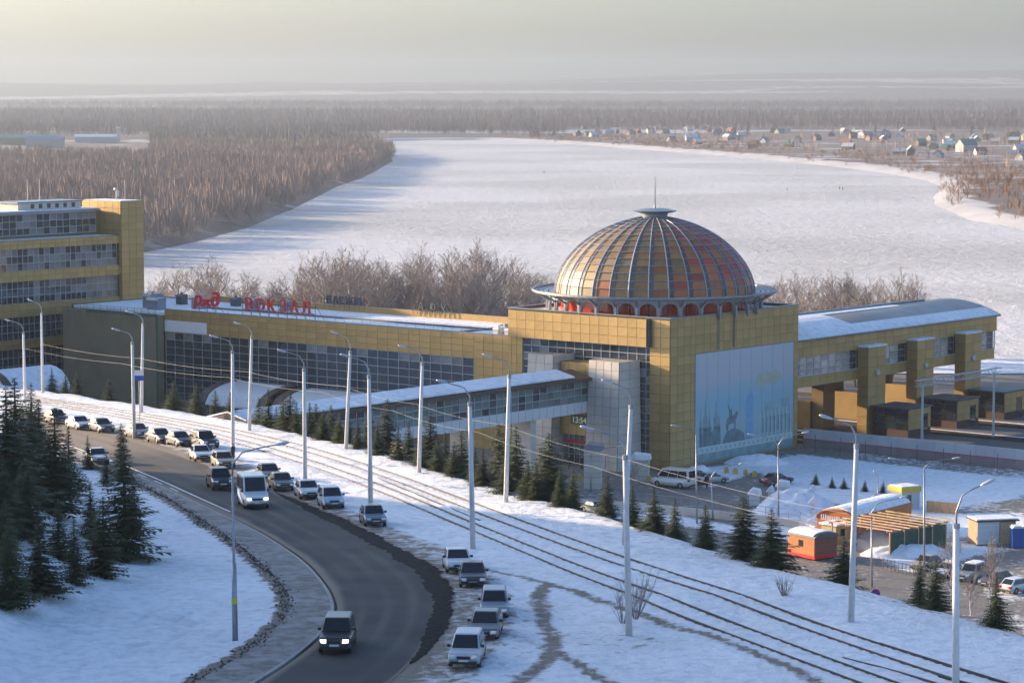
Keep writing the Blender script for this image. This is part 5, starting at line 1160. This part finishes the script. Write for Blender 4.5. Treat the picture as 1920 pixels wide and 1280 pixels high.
car('hatch', (.035, .022, .02), (105, 793), (180, 808), 'dark maroon hatchback parked behind the spruces at the shoulder')
car('sedan', (.58, .60, .64), (148, 804), (220, 819), 'white saloon with red tail lamps parked between two dark cars')
car('sedan', (.085, .075, .068), (190, 809), (262, 825), 'brownish grey saloon parked side-on in the sun')
car('sedan', (.15, .15, .15), (257, 819), (330, 835), 'grey saloon parked behind the lamp post by the shoulder'); car('sedan', Kb, (299, 829), (370, 845), 'black saloon parked nose to tail before the black off-road car')
car('sedan', (.02, .022, .028), (336, 835), (405, 851), 'dark saloon half hidden behind the black off-road car'); car('suv', (.013, .014, .02), (383, 840), (450, 856), 'long black off-road car parked beside two pale saloons', name='parked_car')
car('sedan', Kw, (376, 862), (418, 886), 'white saloon parked facing the road bend beside a beige one'); car('sedan', (.30, .255, .19), (418, 875), (462, 899), 'beige saloon parked with a person standing at its door')
car('sedan', Kw, (182, 868), (215, 886), 'white saloon on the road glimpsed between the spruces')
car('suv', (.014, .017, .026), (412, 915), (452, 942), 'dark blue crossover driving on the road ahead of the minibus', name='moving_car')
car('minibus', (.60, .66, .68), (474, 948), (508, 974), 'white high-roofed minibus driving along the road with headlights on', 'minibus', lit=True)
car('sedan', Kg, (503, 899), (535, 918), 'dark grey saloon parked at the back of the row by the minibus'); car('sedan', (.075, .077, .08), (527, 917), (558, 937), 'dark saloon parked right behind the white one on the shoulder')
car('sedan', Kw, (576, 932), (610, 954), 'clean white saloon parked on the shoulder before the pale blue one'); car('mpv', (.33, .45, .55), (620, 950), (652, 974), 'pale blue tall family car parked on the shoulder'); car('hatch', (.14, .19, .25), (699, 983), (722, 1003), 'blue grey saloon parked alone at the edge of the tram snow')
car('sedan', (.60, .62, .63), (857, 1068), (874, 1098), 'white saloon parked nose-on at the concrete post'); car('sedan', (.014, .015, .02), (886, 1095), (889, 1125), 'black saloon with chrome plate parked in front of the white one'); car('wagon', (.17, .21, .26), (927, 1150), (926, 1182), 'grey blue estate car parked in the bend'); car('sedan', (.095, .10, .105), (911, 1190), (899, 1222), 'dark grey dusty saloon parked behind the silver family car')
car('mpv', (.42, .44, .46), (876, 1240), (860, 1275), 'silver family car parked lowest in the bend'); car('suv', (.012, .013, .017), (633, 1213), (618, 1250), 'black boxy off-road car driving round the bend with headlights on', lit=True, name='moving_car')
car('van', (.62, .61, .59), (1263, 913), (1215, 908), 'white long-windowed passenger van standing before the mural wall', 'van', gf=zp)
car('sedan', (.55, .53, .52), (1333, 906), (1380, 902), 'white and red saloon on the square behind a standing person', gf=zp); car('sedan', (.02, .03, .07), (1308, 903), (1350, 899), 'dark blue car squeezed behind the white van', gf=zp); car('sedan', (.055, .018, .02), (1456, 908), (1510, 902), 'dark red saloon parked on the snowy side of the square', gf=zp)
car('sedan', (.25, .26, .27), (1118, 962), (1150, 969), 'grey car mostly hidden behind crest spruces near the pylon', gf=zp)
GL = None
car('sedan', (.30, .25, .18), (1738, 1066), (1690, 1078), 'beige saloon nearest the fence in the lower car park', gf=zp); car('sedan', (.50, .51, .52), (1778, 1080), (1730, 1094), 'pale saloon with snow on its bonnet in the lower car park', gf=zp, snow=True)
car('suv', (.22, .24, .26), (1822, 1088), (1775, 1103), 'grey off-road car with frosted roof in the lower car park', gf=zp, snow=True, name='parked_car'); car('hatch', (.10, .10, .12), (1866, 1098), (1815, 1110), 'dark hatchback between the grey off-road car and the white one', gf=zp); car('hatch', Kw, (1908, 1110), (1960, 1100), 'white hatchback showing red tail lamps in the lower car park', gf=zp)

# ------------------------------------------------------------------ people
def person_mesh(seed, stride=.25):
    J = [(0, 0, .95), (0, 0, 1.18), (0, 0, 1.42), (0, 0, 1.54), (0, .01, 1.66), (0, .01, 1.76),
         (.10, stride * .2, .92), (.11, stride * .9, .50), (.11, stride * .6, .07), (.11, stride * .6 + .16, .04), (-.10, -stride * .2, .92), (-.11, -stride * .5, .50), (-.11, -stride * 1.4, .09), (-.11, -stride * 1.4 + .15, .04),
         (.19, 0, 1.40), (.25, -stride * .5, 1.13), (.25, -stride * .3 + .08, .88), (.25, -stride * .3 + .12, .79), (-.19, 0, 1.40), (-.25, stride * .4, 1.13), (-.25, stride * .7, .90), (-.25, stride * .8, .81)]
    Ed = [(0, 1), (1, 2), (2, 3), (3, 4), (4, 5), (0, 6), (6, 7), (7, 8), (8, 9), (0, 10), (10, 11), (11, 12), (12, 13), (2, 14), (14, 15), (15, 16), (16, 17), (2, 18), (18, 19), (19, 20), (20, 21)]
    r = [.16, .17, .17, .06, .095, .08, .11, .075, .055, .05, .11, .075, .055, .05, .09, .065, .05, .045, .09, .065, .05, .045]
    me = bpy.data.meshes.new('p'); me.from_pydata(J, Ed, []); o = bpy.data.objects.new('p', me); col.objects.link(o); sk = o.modifiers.new('s', 'SKIN'); o.modifiers.new('d', 'SUBSURF').levels = 1
    for i, v in enumerate(me.skin_vertices[0].data): v.radius = (r[i], r[i] * .8 if i < 3 else r[i]); v.use_root = (i == 0)
    dg = bpy.context.evaluated_depsgraph_get(); dg.update(); out = bpy.data.meshes.new_from_object(o.evaluated_get(dg)); bpy.data.objects.remove(o); out.name = 'figure'
    cloth = mat('dark_winter_clothes_%d' % seed, [(.018, .018, .022), (.03, .025, .025), (.02, .025, .04)][seed % 3], .8); skin = mat('skin_%d' % seed, (.42, .26, .19), .6, var=0); hat = mat('knit_cap_%d' % seed, (.02, .02, .022), .9)
    for m_ in (cloth, skin, hat): out.materials.append(m_)
    for p_ in out.polygons: z = p_.center.z; p_.material_index = 2 if z > 1.68 else 1 if z > 1.52 else 0
    out.shade_smooth(); return out
PM = [person_mesh(k, s) for k, s in enumerate((.28, .05, .18))]
def person(p, k, rz, label, s=1.0): o = link('person', PM[k], None, p, rz); o.scale = (s, s, s); tag(o, label, 'person'); return o
person(L2W(-7.0, 10.9, .03), 0, R(200), 'person in dark clothes walking past the entrance doors'); person(L2W(-6.2, 9.4, .03), 2, R(190), 'person in dark jacket stepping out by the stone kiosk')
q = ZP(1325, 915, .02); person(q, 1, R(30), 'person in black standing beside the white van'); q = gnd(437, 866); person(q, 1, R(60), 'person in black standing at the beige car')
for k, (px, py) in enumerate([(1020, 326), (1476, 358), (1574, 356), (1580, 357)]):
    person(at_z(px, py, -8.0), k % 3, k * 1.3, ['distant angler standing alone on the open ice', 'small dark angler on the ice off the right bank', 'one of two anglers close together on the ice', 'one of two anglers close together on the ice'][k], 1.1)
    if k > 1: col.objects[-1]['group'] = 'pair of anglers on the ice'
# ------------------------------------------------------------------ rail yard beyond the square
for i, (xa, xb) in enumerate(((43.8, 51.5), (57.0, 64.6), (70.4, 78.2))):
    b = MB(); b.box(xa, xb, -75, 70, -.3, .28); o = b.build('platform', mat('platform_asphalt_%d' % i, (.075, .072, .07), .8, var=.35, vs=.3), None, loc=tuple(C0), rz=RZ); tag(o, kind='structure')
    b = MB(); b.box(xa - .5, xa - .02, -75, 70, -.3, .24); o2 = b.build('platform_edge', M['roof_snow'], o)
for xc in (33.4, 38.0, 41.6, 53.2, 55.6, 66.2, 68.8, 80.0, 83.0):
    for s in (-.76, .76):
        b = MB(); b.box(xc + s - .06, xc + s + .06, -75, 70, -.2, .2); o = b.build('railway_rail', M['rail'], None, loc=tuple(C0), rz=RZ); tag(o, kind='structure')
wall_u = mat('white_painted_wall', (.45, .46, .47), .7, var=.15, vs=.4); wall_l = mat('pinkish_wall_foot', (.25, .20, .20), .8, var=.2, vs=.4)
W_ = empty('boundary_wall', tuple(L2W(30.6, 0)), RZ, 'long white concrete wall with pinkish foot between square and tracks', 'wall')
for k in range(25):
    b = MB(); b.box(0, .22, -2.98 * (k + 1), -2.98 * k - .03, 1.15, 2.5); b.build('wall_panel', wall_u, W_); b = MB(); b.box(-.05, .3, -2.98 * (k + 1), -2.98 * k - .03, -.4, 1.15); b.build('wall_foot', wall_l, W_)
solid(W_, 'wall_line', M['red_sign'], (-.075, -.052, -74, 0, 1.08, 1.16))
for k in range(16):
    p = L2W(26.0 - .05 * k, -5 - 4.0 * k, 0); o = empty('fence_post', p, 0, 'thin grey mesh-fence post on the snow before the white wall', 'fence post', 'fence posts before the wall'); b = MB(); b.tube([(0, 0, -.3), (0, 0, 2.3)], .04, 5); b.build('post', M['dark_metal'], o); b = MB(); b.tube([(0, 0, 2.3), (.0, -.3, 2.55)], .03, 4); b.build('bracket', M['dark_metal'], o)
# catenary portal and masts
o = empty('catenary_portal', tuple(L2W(36, -15.5)), RZ, 'grey lattice portal for overhead lines in front of the concourse', 'gantry')
for x, nm in ((0, 'mast'), (19.0, 'mast')): b = MB(); b.tube([(x, 0, -.3), (x, 0, 9.3)], [.2, .16], 8); b.build(nm, M['lamp'], o)
b = MB()
for dy in (-.35, .35):
    for z in (9.0, 9.8): b.tube([(-1.5, dy, z), (20.5, dy, z)], .05, 4)
    for k in range(22): b.tube([(-1.5 + k, dy, 9.0 if k % 2 else 9.8), (-.5 + k, dy, 9.8 if k % 2 else 9.0)], .035, 4)
for k in range(23): b.tube([(-1.5 + k, -.35, 9.8), (-1.5 + k, .35, 9.8)], .03, 4)
b.build('lattice_beam', M['lamp'], o)
for i, (x, y, h) in enumerate(((64.0, -22, 9.5), (80.5, -16, 10))):
    o = empty('catenary_mast', tuple(L2W(x, y)), RZ, ['grey overhead-line mast right of the lattice portal', 'tall dark overhead-line mast by the outer platform'][i], 'mast'); b = MB(); b.tube([(0, 0, -.3), (0, 0, h)], [.2, .13], 8); b.build('pole', M['grey_metal'], o); b = MB(); b.tube([(0, 0, h - 1.2), (3.2, 0, h - 1.9)], .05, 5); b.tube([(0, 0, h - 2.6), (3.2, 0, h - 1.9)], .04, 5); b.build('bracket', M['dark_metal'], o)
for i, (z, x0_, x1_) in enumerate(((7.6, 33, 41), (7.4, 54, 66), (7.7, 68, 83), (7.9, 80, 95))):
    wire(L2W(x0_, -70, z), L2W(x0_, 10, z), .4, 'thin overhead line above the railway tracks')['group'] = 'railway overhead lines'

# ------------------------------------------------------------------ things on the square
def masonry(name, px0, px1, base, top, label, cat, roof=None, m='pale_stone'):
    A, B_ = ZP(px0, base), ZP(px1, base); w = (B_ - A).length; h = at_y((px0 + px1) / 2, top, (A.y + B_.y) / 2).z; c = (A + B_) / 2
    o = empty(name, c, R(-8), label, cat); n = max(2, int(h / .62)); solid(o, 'core', M['stone_joint'], (-w / 2 + .04, w / 2 - .04, -w * .4, w * .4, -.3, h - .02))
    for k in range(n): solid(o, 'stone_course', M[m], (-w / 2, w / 2, -w * .4 - .04, w * .4 + .04, h * k / n + .02, h * (k + 1) / n - .03))
    if roof: b = MB(); b.prism([(-w / 2 - .25, h), (w / 2 + .25, h), (w / 2 + .1, h + .55), (-w / 2 + .4, h + .75)], 'y', -w * .4 - .3, w * .4 + .3); b.build('roof', M[roof], o)
    return o
masonry('stone_kiosk', 1096, 1128, 915, 842, 'tall stone-clad ventilation kiosk with dark slanted roof by the entrance', 'kiosk', 'blue_metal')
masonry('stone_block', 1184, 1217, 900, 860, 'stone-clad block standing right of the pylon', 'kiosk', 'roof_snow')
GPs = 'white pillars along the square'
for a in [(1405, 1424, 947, 926), (1440, 1448, 934, 921), (1457, 1478, 930, 911), (1518, 1525, 938, 920), (1519, 1527, 966, 942), (1638, 1643, 943, 931)]:
    o = masonry('white_pillar', *a, 'short white masonry pillar by the snow heaps on the square', 'pillar', 'roof_snow', 'white_panel'); o['group'] = GPs
yb_ = mat('yellow_bollard', (.55, .36, .07), .7, var=.15)
for px, py in [(1362, 886), (1379, 888), (1398, 890), (1415, 893), (1217, 902), (1075, 898), (1088, 900)]:
    b = MB(); b.box(-.28, .28, -.28, .28, 0, .5); b.prism([(-.28, .5), (.28, .5), (.12, .72), (-.12, .72)], 'y', -.2, .2); me = b.mesh('yellow_bollard', yb_); o = link('yellow_bollard', me, None, ZP(px, py)); tag(o, 'small yellow concrete bollard on the station square', 'bollard', 'yellow bollards')
def heap(px, py, w, d, h, label, seed):
    p = ZP(px, py); n = 22; V = []; F = []
    for i in range(n + 1):
        for j in range(n + 1):
            u, v = i / n * 2 - 1, j / n * 2 - 1; r = max(0, 1 - (u * u + v * v)) ** .8; V.append((u * w / 2, v * d / 2, h * r * (.55 + .8 * float(fbm(u * 4 + seed * 9, v * 4, 1, seed))) - .08))
    for i in range(n):
        for j in range(n): a = i * (n + 1) + j; F.append((a, a + n + 1, a + n + 2, a + 1))
    o = link('snow_heap', np_mesh('snow_heap', V, F, M['roof_snow'], True), None, p); tag(o, label, 'snow heap', None); return o
heap(1495, 952, 9.5, 7, 2.2, 'large ploughed snow heap between the white pillars', 1); heap(1455, 962, 6, 5, 1.2, 'low dirty snow heap beside the plaza kerb', 2); heap(1560, 985, 9, 5, 1.2, 'long snow bank left of the orange cafe', 3); heap(1700, 1040, 10, 5, 1.5, 'snow bank below the netting fence', 4); heap(1420, 868, 9, 5, 1.2, 'shaded snow heap at the foot of the mural', 5); heap(1310, 884, 4, 3, .9, 'small snow heap behind the white van', 6); heap(1660, 980, 14, 7, 1.3, 'wide snow-covered mound behind the orange cafe', 7)
lw = empty('low_wall', (0, 0, 0), 0, 'low beige retaining wall with thin railing along the square edge', 'wall'); pts = [ZP(x, y) for x, y in ((1065, 948), (1205, 957), (1350, 972), (1500, 990), (1530, 1002))]
for a, c in zip(pts[:-1], pts[1:]):
    d = (c - a).normalized(); n_ = Vector((-d.y, d.x, 0)) * .2; b = MB(); z = Vector((0, 0, 1)); b.hexa([a - n_ - z * .3, c - n_ - z * .3, c + n_ - z * .3, a + n_ - z * .3, a - n_ + z * .9, c - n_ + z * .9, c + n_ + z * .9, a + n_ + z * .9]); b.build('wall_length', M['pale_stone'], lw)
    b = MB(); k = int((c - a).length / 1.5)
    for i in range(k + 1): q = a.lerp(c, i / k); b.tube([q + z * .9, q + z * 2.0], .025, 4)
    for zz in (1.4, 2.0): b.tube([a + z * zz, c + z * zz], .022, 4)
    b.build('railing', M['grey_metal'], lw)
for i, (px, py) in enumerate([(1530, 908), (1560, 914), (1582, 916), (1622, 921), (1656, 924)]):
    o = link('wrapped_shrub', SPR[i % 5][0], None, ZP(px, py)); o.scale = (.28, .28, .16); tag(o, 'tiny bound evergreen shrub on the shaded snowfield', 'shrub', 'small shrubs on the snowfield')
# ------------------------------------------------------------------ kebab corner
orange = mat('orange_plywood', (.44, .135, .025), .6, var=.15, vs=.8); maroon = mat('maroon_sheet', (.16, .035, .035), .55, var=.2); plank = mat('fresh_timber', (.46, .30, .17), .7, var=.25, vs=3); brick_red = mat('red_brown_boarding', (.20, .07, .045), .7, var=.25, vs=2); yellow = mat('yellow_paint', (.55, .40, .04), .5, var=.1); netg = mat('green_shade_net', (.035, .06, .04), .9, var=.5, vs=1.5); wood_old = mat('weathered_boards', (.26, .17, .10), .8, var=.3, vs=2)
def frame_at(px, py, hx, hy): a, c = ZP(px, py), ZP(hx, hy); return a, math.atan2(c.y - a.y, c.x - a.x)
def barrel(name, p, rz, w, L, hw, rise, wallm, roofm, label, cat, snow=True):
    o = empty(name, p, rz, label, cat); n = 10; pr = [(w / 2 * math.cos(t), hw + rise * math.sin(t)) for t in np.linspace(0, math.pi, n + 1)]      # local x runs back from the front
    b = MB(); b.prism([(w / 2, -.2)] + pr + [(-w / 2, -.2)], 'x', 0, L); b.build('body', wallm, o); b = MB(); b.prism([(q[0] * 1.05, q[1] + .1) for q in pr] + [(q[0], q[1] + .005) for q in pr[::-1]], 'x', -.15, L + .1); b.build('roof', roofm, o)
    if snow: b = MB(); b.prism([(q[0] * 1.0, q[1] + .24) for q in pr[1:-1]] + [(q[0], q[1] + .10) for q in pr[1:-1][::-1]], 'x', .5, L); b.build('roof_snow', M['roof_snow'], o)
    return o
p, rz = frame_at(1566, 1008, 1690, 975); caf = barrel('kebab_cafe', p, rz, 4.6, 13, 2.0, 1.05, orange, orange, 'orange barrel-roofed kebab cafe with white and red lettering', 'cafe')
me, a, c = txt_mesh('Шашлык', .55, .04, M['white_panel'], .03, 'sign_lettering'); o = link('sign_lettering', me, caf, (-.19, 1.75, 1.95)); o.rotation_euler = (math.pi / 2, 0, -math.pi / 2); o.scale = (3.3 / (c - a), 1, 1)
me2 = me.copy(); me2.materials.clear(); me2.materials.append(M['red_sign']); o = link('sign_lettering_edge', me2, caf, (-.165, 1.70, 1.91)); o.rotation_euler = (math.pi / 2, 0, -math.pi / 2); o.scale = (3.3 / (c - a) * 1.02, 1.06, 1); solid(caf, 'door', M['brown_metal'], (-.04, .02, -1.9, -.9, 0, 1.9))
A = ZP(1527, 1052); rz = math.atan2(.6, .8); wg = empty('site_wagon', A, rz, 'red brown site wagon with curved snowy roof and small window', 'wagon'); L_, D_ = 3.2, 4.0
for k in range(9): solid(wg, 'board', brick_red, (0, L_, -.03, .0, .55 + .2 * k, .735 + .2 * k)); solid(wg, 'board', orange, (-.03, 0, 0, D_, .55 + .2 * k, .735 + .2 * k))  # left boards orange, sunlit tone painted in; the shaded side stays red brown
solid(wg, 'body', brick_red, (.01, L_ - .02, .01, D_ - .02, .3, 2.35)); solid(wg, 'red_skirt', M['red_sign'], (-.04, L_, -.04, D_, .2, .54)); solid(wg, 'window', M['glass'], (-.05, -.03, 1.7, 2.4, 1.3, 2.0)); b = MB(); pr = [(L_ / 2 + (L_ / 2 + .15) * math.cos(t), 2.35 + .55 * math.sin(t)) for t in np.linspace(0, math.pi, 9)]; b.prism(pr, 'y', -.15, D_ + .15); b.build('roof', M['dark_metal'], wg); b = MB(); b.prism([(q[0], q[1] + .12) for q in pr[1:-1]] + [(q[0], q[1] + .01) for q in pr[1:-1][::-1]], 'y', .2, D_); b.build('roof_snow', M['roof_snow'], wg)
for x in (.5, L_ - .5): b = MB(); b.lathe([(0, -.08), (.3, -.08), (.3, .08), (0, .08)], 12); o = b.build('wheel', M['rubber'], wg); o.location = (x, .3, .25); o.rotation_euler = (math.pi / 2, 0, 0)
p, rz = frame_at(1578, 1020, 1620, 1012); sd = empty('yellow_shed', p, rz, 'small pale yellow shed between the cafe and the wagon', 'shed'); solid(sd, 'walls', mat('pale_yellow_boards', (.45, .36, .18), .7, var=.2), (-1, 1.2, 0, 2, 0, 2.1)); solid(sd, 'roof', M['roof_snow'], (-1.2, 1.4, -.25, 2.2, 2.1, 2.3)); solid(sd, 'window', M['glass'], (-.2, .8, -.03, 0, .9, 1.7))
p, rz = frame_at(1640, 1038, 1690, 1020); barrel('red_roofed_hut', p, rz, 4.0, 6.0, 1.5, 1.0, mat('grey_blue_boards', (.22, .24, .28), .7, var=.2), maroon, 'barrel hut with maroon sheet roof beside the lamp post', 'hut', False)
# timber roof frame: posts, beams and rafters each a part
A, rz = frame_at(1668, 1046, 1790, 1024); tf = empty('timber_frame', A, rz, 'unfinished timber roof frame over a green netted enclosure', 'pergola'); TL, TD = 9.2, 8.0
for x in np.linspace(0, TL, 5):
    for y in (0, TD): solid(tf, 'post', plank, (x - .07, x + .07, y - .07, y + .07, -.2, 2.75))
for y in np.linspace(0, TD, 4): solid(tf, 'beam', plank, (-.5, TL + .5, y - .05, y + .05, 2.75, 2.9))
for x in np.linspace(-.3, TL + .3, 8): solid(tf, 'rafter', plank, (x - .045, x + .045, -.6, TD + .6, 2.902, 3.02))
solid(tf, 'inner_floor', M['brown_metal'], (.1, TL - .1, .2, TD - .2, -.1, .12))
for k, (x0_, x1_) in enumerate(zip(np.linspace(0, TL, 5)[:-1], np.linspace(0, TL, 5)[1:])): solid(tf, 'net_panel', netg, (x0_ + .08, x1_ - .08, -.05, .0, 0, 2.6))
solid(tf, 'inner_counter', maroon, (1, TL - 1, 4, 5, 0, 1.2)); solid(tf, 'side_net', netg, (TL - .03, TL + .03, .1, TD, 0, 2.5))
p, rz = frame_at(1832, 1022, 1885, 1020); ws = empty('white_shed', p, rz, 'white slatted shed with an unpainted wooden door', 'shed')
for k in range(10): solid(ws, 'slat', M['white_panel'], (0, 2.5, -.03, .0, .1 + .24 * k, .32 + .24 * k))
solid(ws, 'body', wood_old, (.01, 4.4, .01, 2.6, 0, 2.55)); solid(ws, 'door', plank, (2.6, 3.9, -.04, .008, .05, 2.4)); solid(ws, 'roof', M['brown_metal'], (-.2, 4.7, -.3, 2.8, 2.55, 2.7)); solid(ws, 'roof_snow', M['roof_snow'], (-.1, 4.6, -.1, 2.7, 2.7, 2.82))
for k in range(2):
    p = ZP(1905 + 17 * k, 1026); o = empty('portable_toilet', p, R(5), 'blue portable toilet beside the white shed', 'toilet', 'blue portable toilets'); bl = mat('blue_plastic_%d' % k, (.02, .10, .34), .45, var=.1); solid(o, 'cabin', bl, (-.55, .55, -.5, .6, 0, 2.15)); solid(o, 'door', bl, (-.42, .42, -.54, -.5, .1, 1.95)); b = MB(); b.prism([(-.6, 2.15), (.6, 2.15), (.35, 2.4), (-.35, 2.4)], 'y', -.55, .65); b.build('roof', M['white_panel'], o)
p, rz = frame_at(1706, 954, 1738, 951); bt = empty('yellow_booth', p, rz, 'grey ticket booth with bright yellow roof band', 'booth'); solid(bt, 'walls', M['lamp'], (-1.2, 1.4, 0, 2.4, 0, 2.0)); solid(bt, 'window', M['glass'], (-.9, .2, -.03, 0, .9, 1.7)); solid(bt, 'yellow_band', yellow, (-1.35, 1.55, -.15, 2.55, 2.0, 2.6)); solid(bt, 'roof', M['roof_snow'], (-1.2, 1.4, 0, 2.4, 2.6, 2.7))
p, rz = frame_at(1737, 962, 1780, 966); o = empty('panel_fence', p, rz, 'row of tan fence panels beside the yellow booth', 'fence')
for k in range(4): solid(o, 'panel', wood_old, (k * 1.0, k * 1.0 + .94, 0, .08, .2, 1.5))
p, rz = frame_at(1655, 1068, 1770, 1092); pf = empty('picket_railing', p, rz, 'dark metal picket railing before the lower parked cars', 'railing')
for k in range(14): solid(pf, 'picket', M['dark_metal'], (k * .55, k * .55 + .05, 0, .05, 0, 1.2))
solid(pf, 'rail', M['dark_metal'], (0, 7.2, .055, .1, 1.0, 1.08), (0, 7.2, .055, .1, .3, .38))
p = ZP(1641, 1150, 1.5); rs_ = empty('road_sign', p, 0, 'round blue and red no-stopping sign on a thin post', 'sign'); hz_ = at_y(1641, 1112, p.y).z - p.z; b = MB(); b.tube([(0, 0, -1), (0, 0, hz_ + .3)], .04, 6); b.build('post', M['grey_metal'], rs_); b = MB(); b.tube([(0, -.06, hz_), (0, -.04, hz_)], .42, 20); b.build('red_rim', M['red_sign'], rs_); b = MB(); b.tube([(0, -.075, hz_), (0, -.062, hz_)], .33, 20); b.build('blue_disc', mat('sign_blue_disc', (.02, .06, .35), .5), rs_); b = MB(); b.hexa([(-.25, -.085, hz_ - .22), (-.20, -.085, hz_ - .27), (-.20, -.076, hz_ - .27), (-.25, -.076, hz_ - .22), (.2, -.085, hz_ + .27), (.25, -.085, hz_ + .22), (.25, -.076, hz_ + .22), (.2, -.076, hz_ + .27)]); b.build('red_bar', M['red_sign'], rs_)

# ------------------------------------------------------------------ far village: every house with walls and roof
vr = random.Random(12); roofs = [mat('far_roof_%d' % i, c, .6, var=.1) for i, c in enumerate([(.08, .20, .19), (.30, .07, .05), (.08, .13, .25), (.13, .08, .06), (.5, .5, .52), (.10, .22, .14), (.36, .17, .09), (.62, .62, .64)])]
walls = [mat('far_wall_%d' % i, c, .8, var=.1) for i, c in enumerate([(.40, .38, .35), (.33, .26, .16), (.17, .11, .08), (.45, .43, .41), (.22, .16, .12), (.32, .19, .11)])]
_hm = {}
def house(px, py, w, d, h, ri, wi, rz, label, group):
    p = at_z(px, py, -5.8); p.z = float(land_z(np.array([p.x]), np.array([p.y]))[0]) - .3; o = empty('village_house', p, rz, label, 'house', group)
    k = (round(w, 1), round(d, 1), round(h, 1), ri, wi)
    if k not in _hm:
        b = MB(); b.box(-w / 2, w / 2, -d / 2, d / 2, -.5, h); b.prism([(-d / 2, h), (d / 2, h), (0, h + d * .38)], 'x', -w / 2 + .02, w / 2 - .02); wm = b.mesh('walls', walls[wi]); b = MB(); e = .4
        for s in (1, -1): b.hexa([(-w / 2 - e, s * (d / 2 + e), h - .3), (w / 2 + e, s * (d / 2 + e), h - .3), (w / 2 + e, 0, h + d * .42), (-w / 2 - e, 0, h + d * .42), (-w / 2 - e, s * (d / 2 + e), h - .1), (w / 2 + e, s * (d / 2 + e), h - .1), (w / 2 + e, 0, h + d * .42 + .25), (-w / 2 - e, 0, h + d * .42 + .25)])
        rm = b.mesh('roof', roofs[ri]); b = MB()
        for x in (-w * .28, 0, w * .28): b.box(x - .5, x + .5, -d / 2 - .04, -d / 2 + .02, .9, 2.2)
        _hm[k] = (wm, rm, b.mesh('windows', M['glass']))
    wm, rm, win_ = _hm[k]; link('walls', wm, o); link('roof', rm, o); link('window_row', win_, o); return o
rn = ['teal', 'red', 'blue', 'brown', 'pale grey', 'green', 'orange', 'snowy white']; wn_ = ['cream', 'ochre', 'brown', 'white', 'dark timber', 'orange brick']
house(1296, 268, 11, 8, 6, 7, 3, .1, 'white two-storey village house with snowy roof near the bank', None); house(1812, 285, 15, 11, 6.5, 0, 0, .5, 'large cream village house with dark teal roof', None); house(1838, 291, 9, 7, 3.5, 1, 3, .2, 'low red-roofed annexe beside the large cream house', None)
for k in range(110):
    px = vr.uniform(985, 1930); lo = 238 + max(0, (px - 1250)) * .035; hi = 262 + (px - 1000) * .045; py = vr.uniform(lo, hi) if vr.random() < .75 else vr.uniform(lo - 6, lo + 10)
    q = at_z(px, py, -5.8)
    if in_poly(np.array([q.x]), np.array([q.y]), river_poly)[0] or float(seg_dist(np.array([q.x]), np.array([q.y]), RV_R)[0]) < 45: continue
    ri, wi = vr.randrange(8), vr.randrange(6); house(px, py, vr.choice([7, 8, 10]), vr.choice([6, 7]), vr.choice([2.6, 3.2, 4.2]), ri, wi, vr.uniform(0, 3.1), '%s village house with %s roof beyond the river' % (wn_[wi], rn[ri]), '%s far houses with %s roofs' % (wn_[wi], rn[ri]))
P = scatter(1700, 20, 700, 1500, 3600, lambda x, y: notriver(x, y) & (dR(x, y) > 40) & (x > .03 * y) & (x < .2 * y) & (fbm(x, y, 90, 31) > .5), 41)
wood('village_trees', P, np.random.default_rng(42).uniform(7, 14, len(P)), M['wood_far'], 14, .7, 'bare garden trees scattered among the far village houses', 'trees', 43)
for k in range(14):
    px, py = vr.uniform(1000, 1900), vr.uniform(236, 262); q = at_z(px, py, -5.8); o = link('far_conifer', SPR[k % 5][0], None, q); o.scale = (1.5, 1.5, 1.5 + vr.random()); tag(o, 'dark conifer standing among the far village houses', 'conifer', 'conifers in the far village')
for i, (px, py, w, d, h, c) in enumerate([(45, 272, 60, 18, 7, 0), (85, 277, 34, 14, 8, 2), (180, 268, 40, 16, 6, 7), (395, 252, 16, 10, 6, 7), (222, 266, 4, 4, 14, 4)]):
    q = at_z(px, py, -5.8); o = empty('industrial_shed', q, .1, ['long teal-roofed shed beyond the left woods', 'blue-roofed workshop beyond the left woods', 'low snowy-roofed depot behind the left woods', 'small white building at the far wood edge', 'slim pale tower behind the left woods'][i], 'building'); b = MB(); b.box(-w / 2, w / 2, -d / 2, d / 2, -1, h); b.build('walls', walls[[1, 0, 3, 3, 0][i]], o); b = MB(); b.prism([(-d / 2 - .4, h), (d / 2 + .4, h), (0, h + d * .16)], 'x', -w / 2 - .4, w / 2 + .4); b.build('roof', roofs[c], o)
# ------------------------------------------------------------------ haze
mb = MB(); mb.box(-9500, 9500, -60, 14500, -12, 190)
hz, nt, b = new_mat('winter_haze'); nt.nodes.remove(b)
pv = nt.nodes.new('ShaderNodeVolumePrincipled'); pv.inputs['Color'].default_value = (.37, .43, .51, 1); pv.inputs['Density'].default_value = HAZE
pv.inputs['Anisotropy'].default_value = .35
nt.links.new(pv.outputs[0], nt.nodes['Material Output'].inputs['Volume'])
hz_o = mb.build('haze', hz); tag(hz_o, 'thin blue winter haze over river and plain', 'haze', kind='stuff')
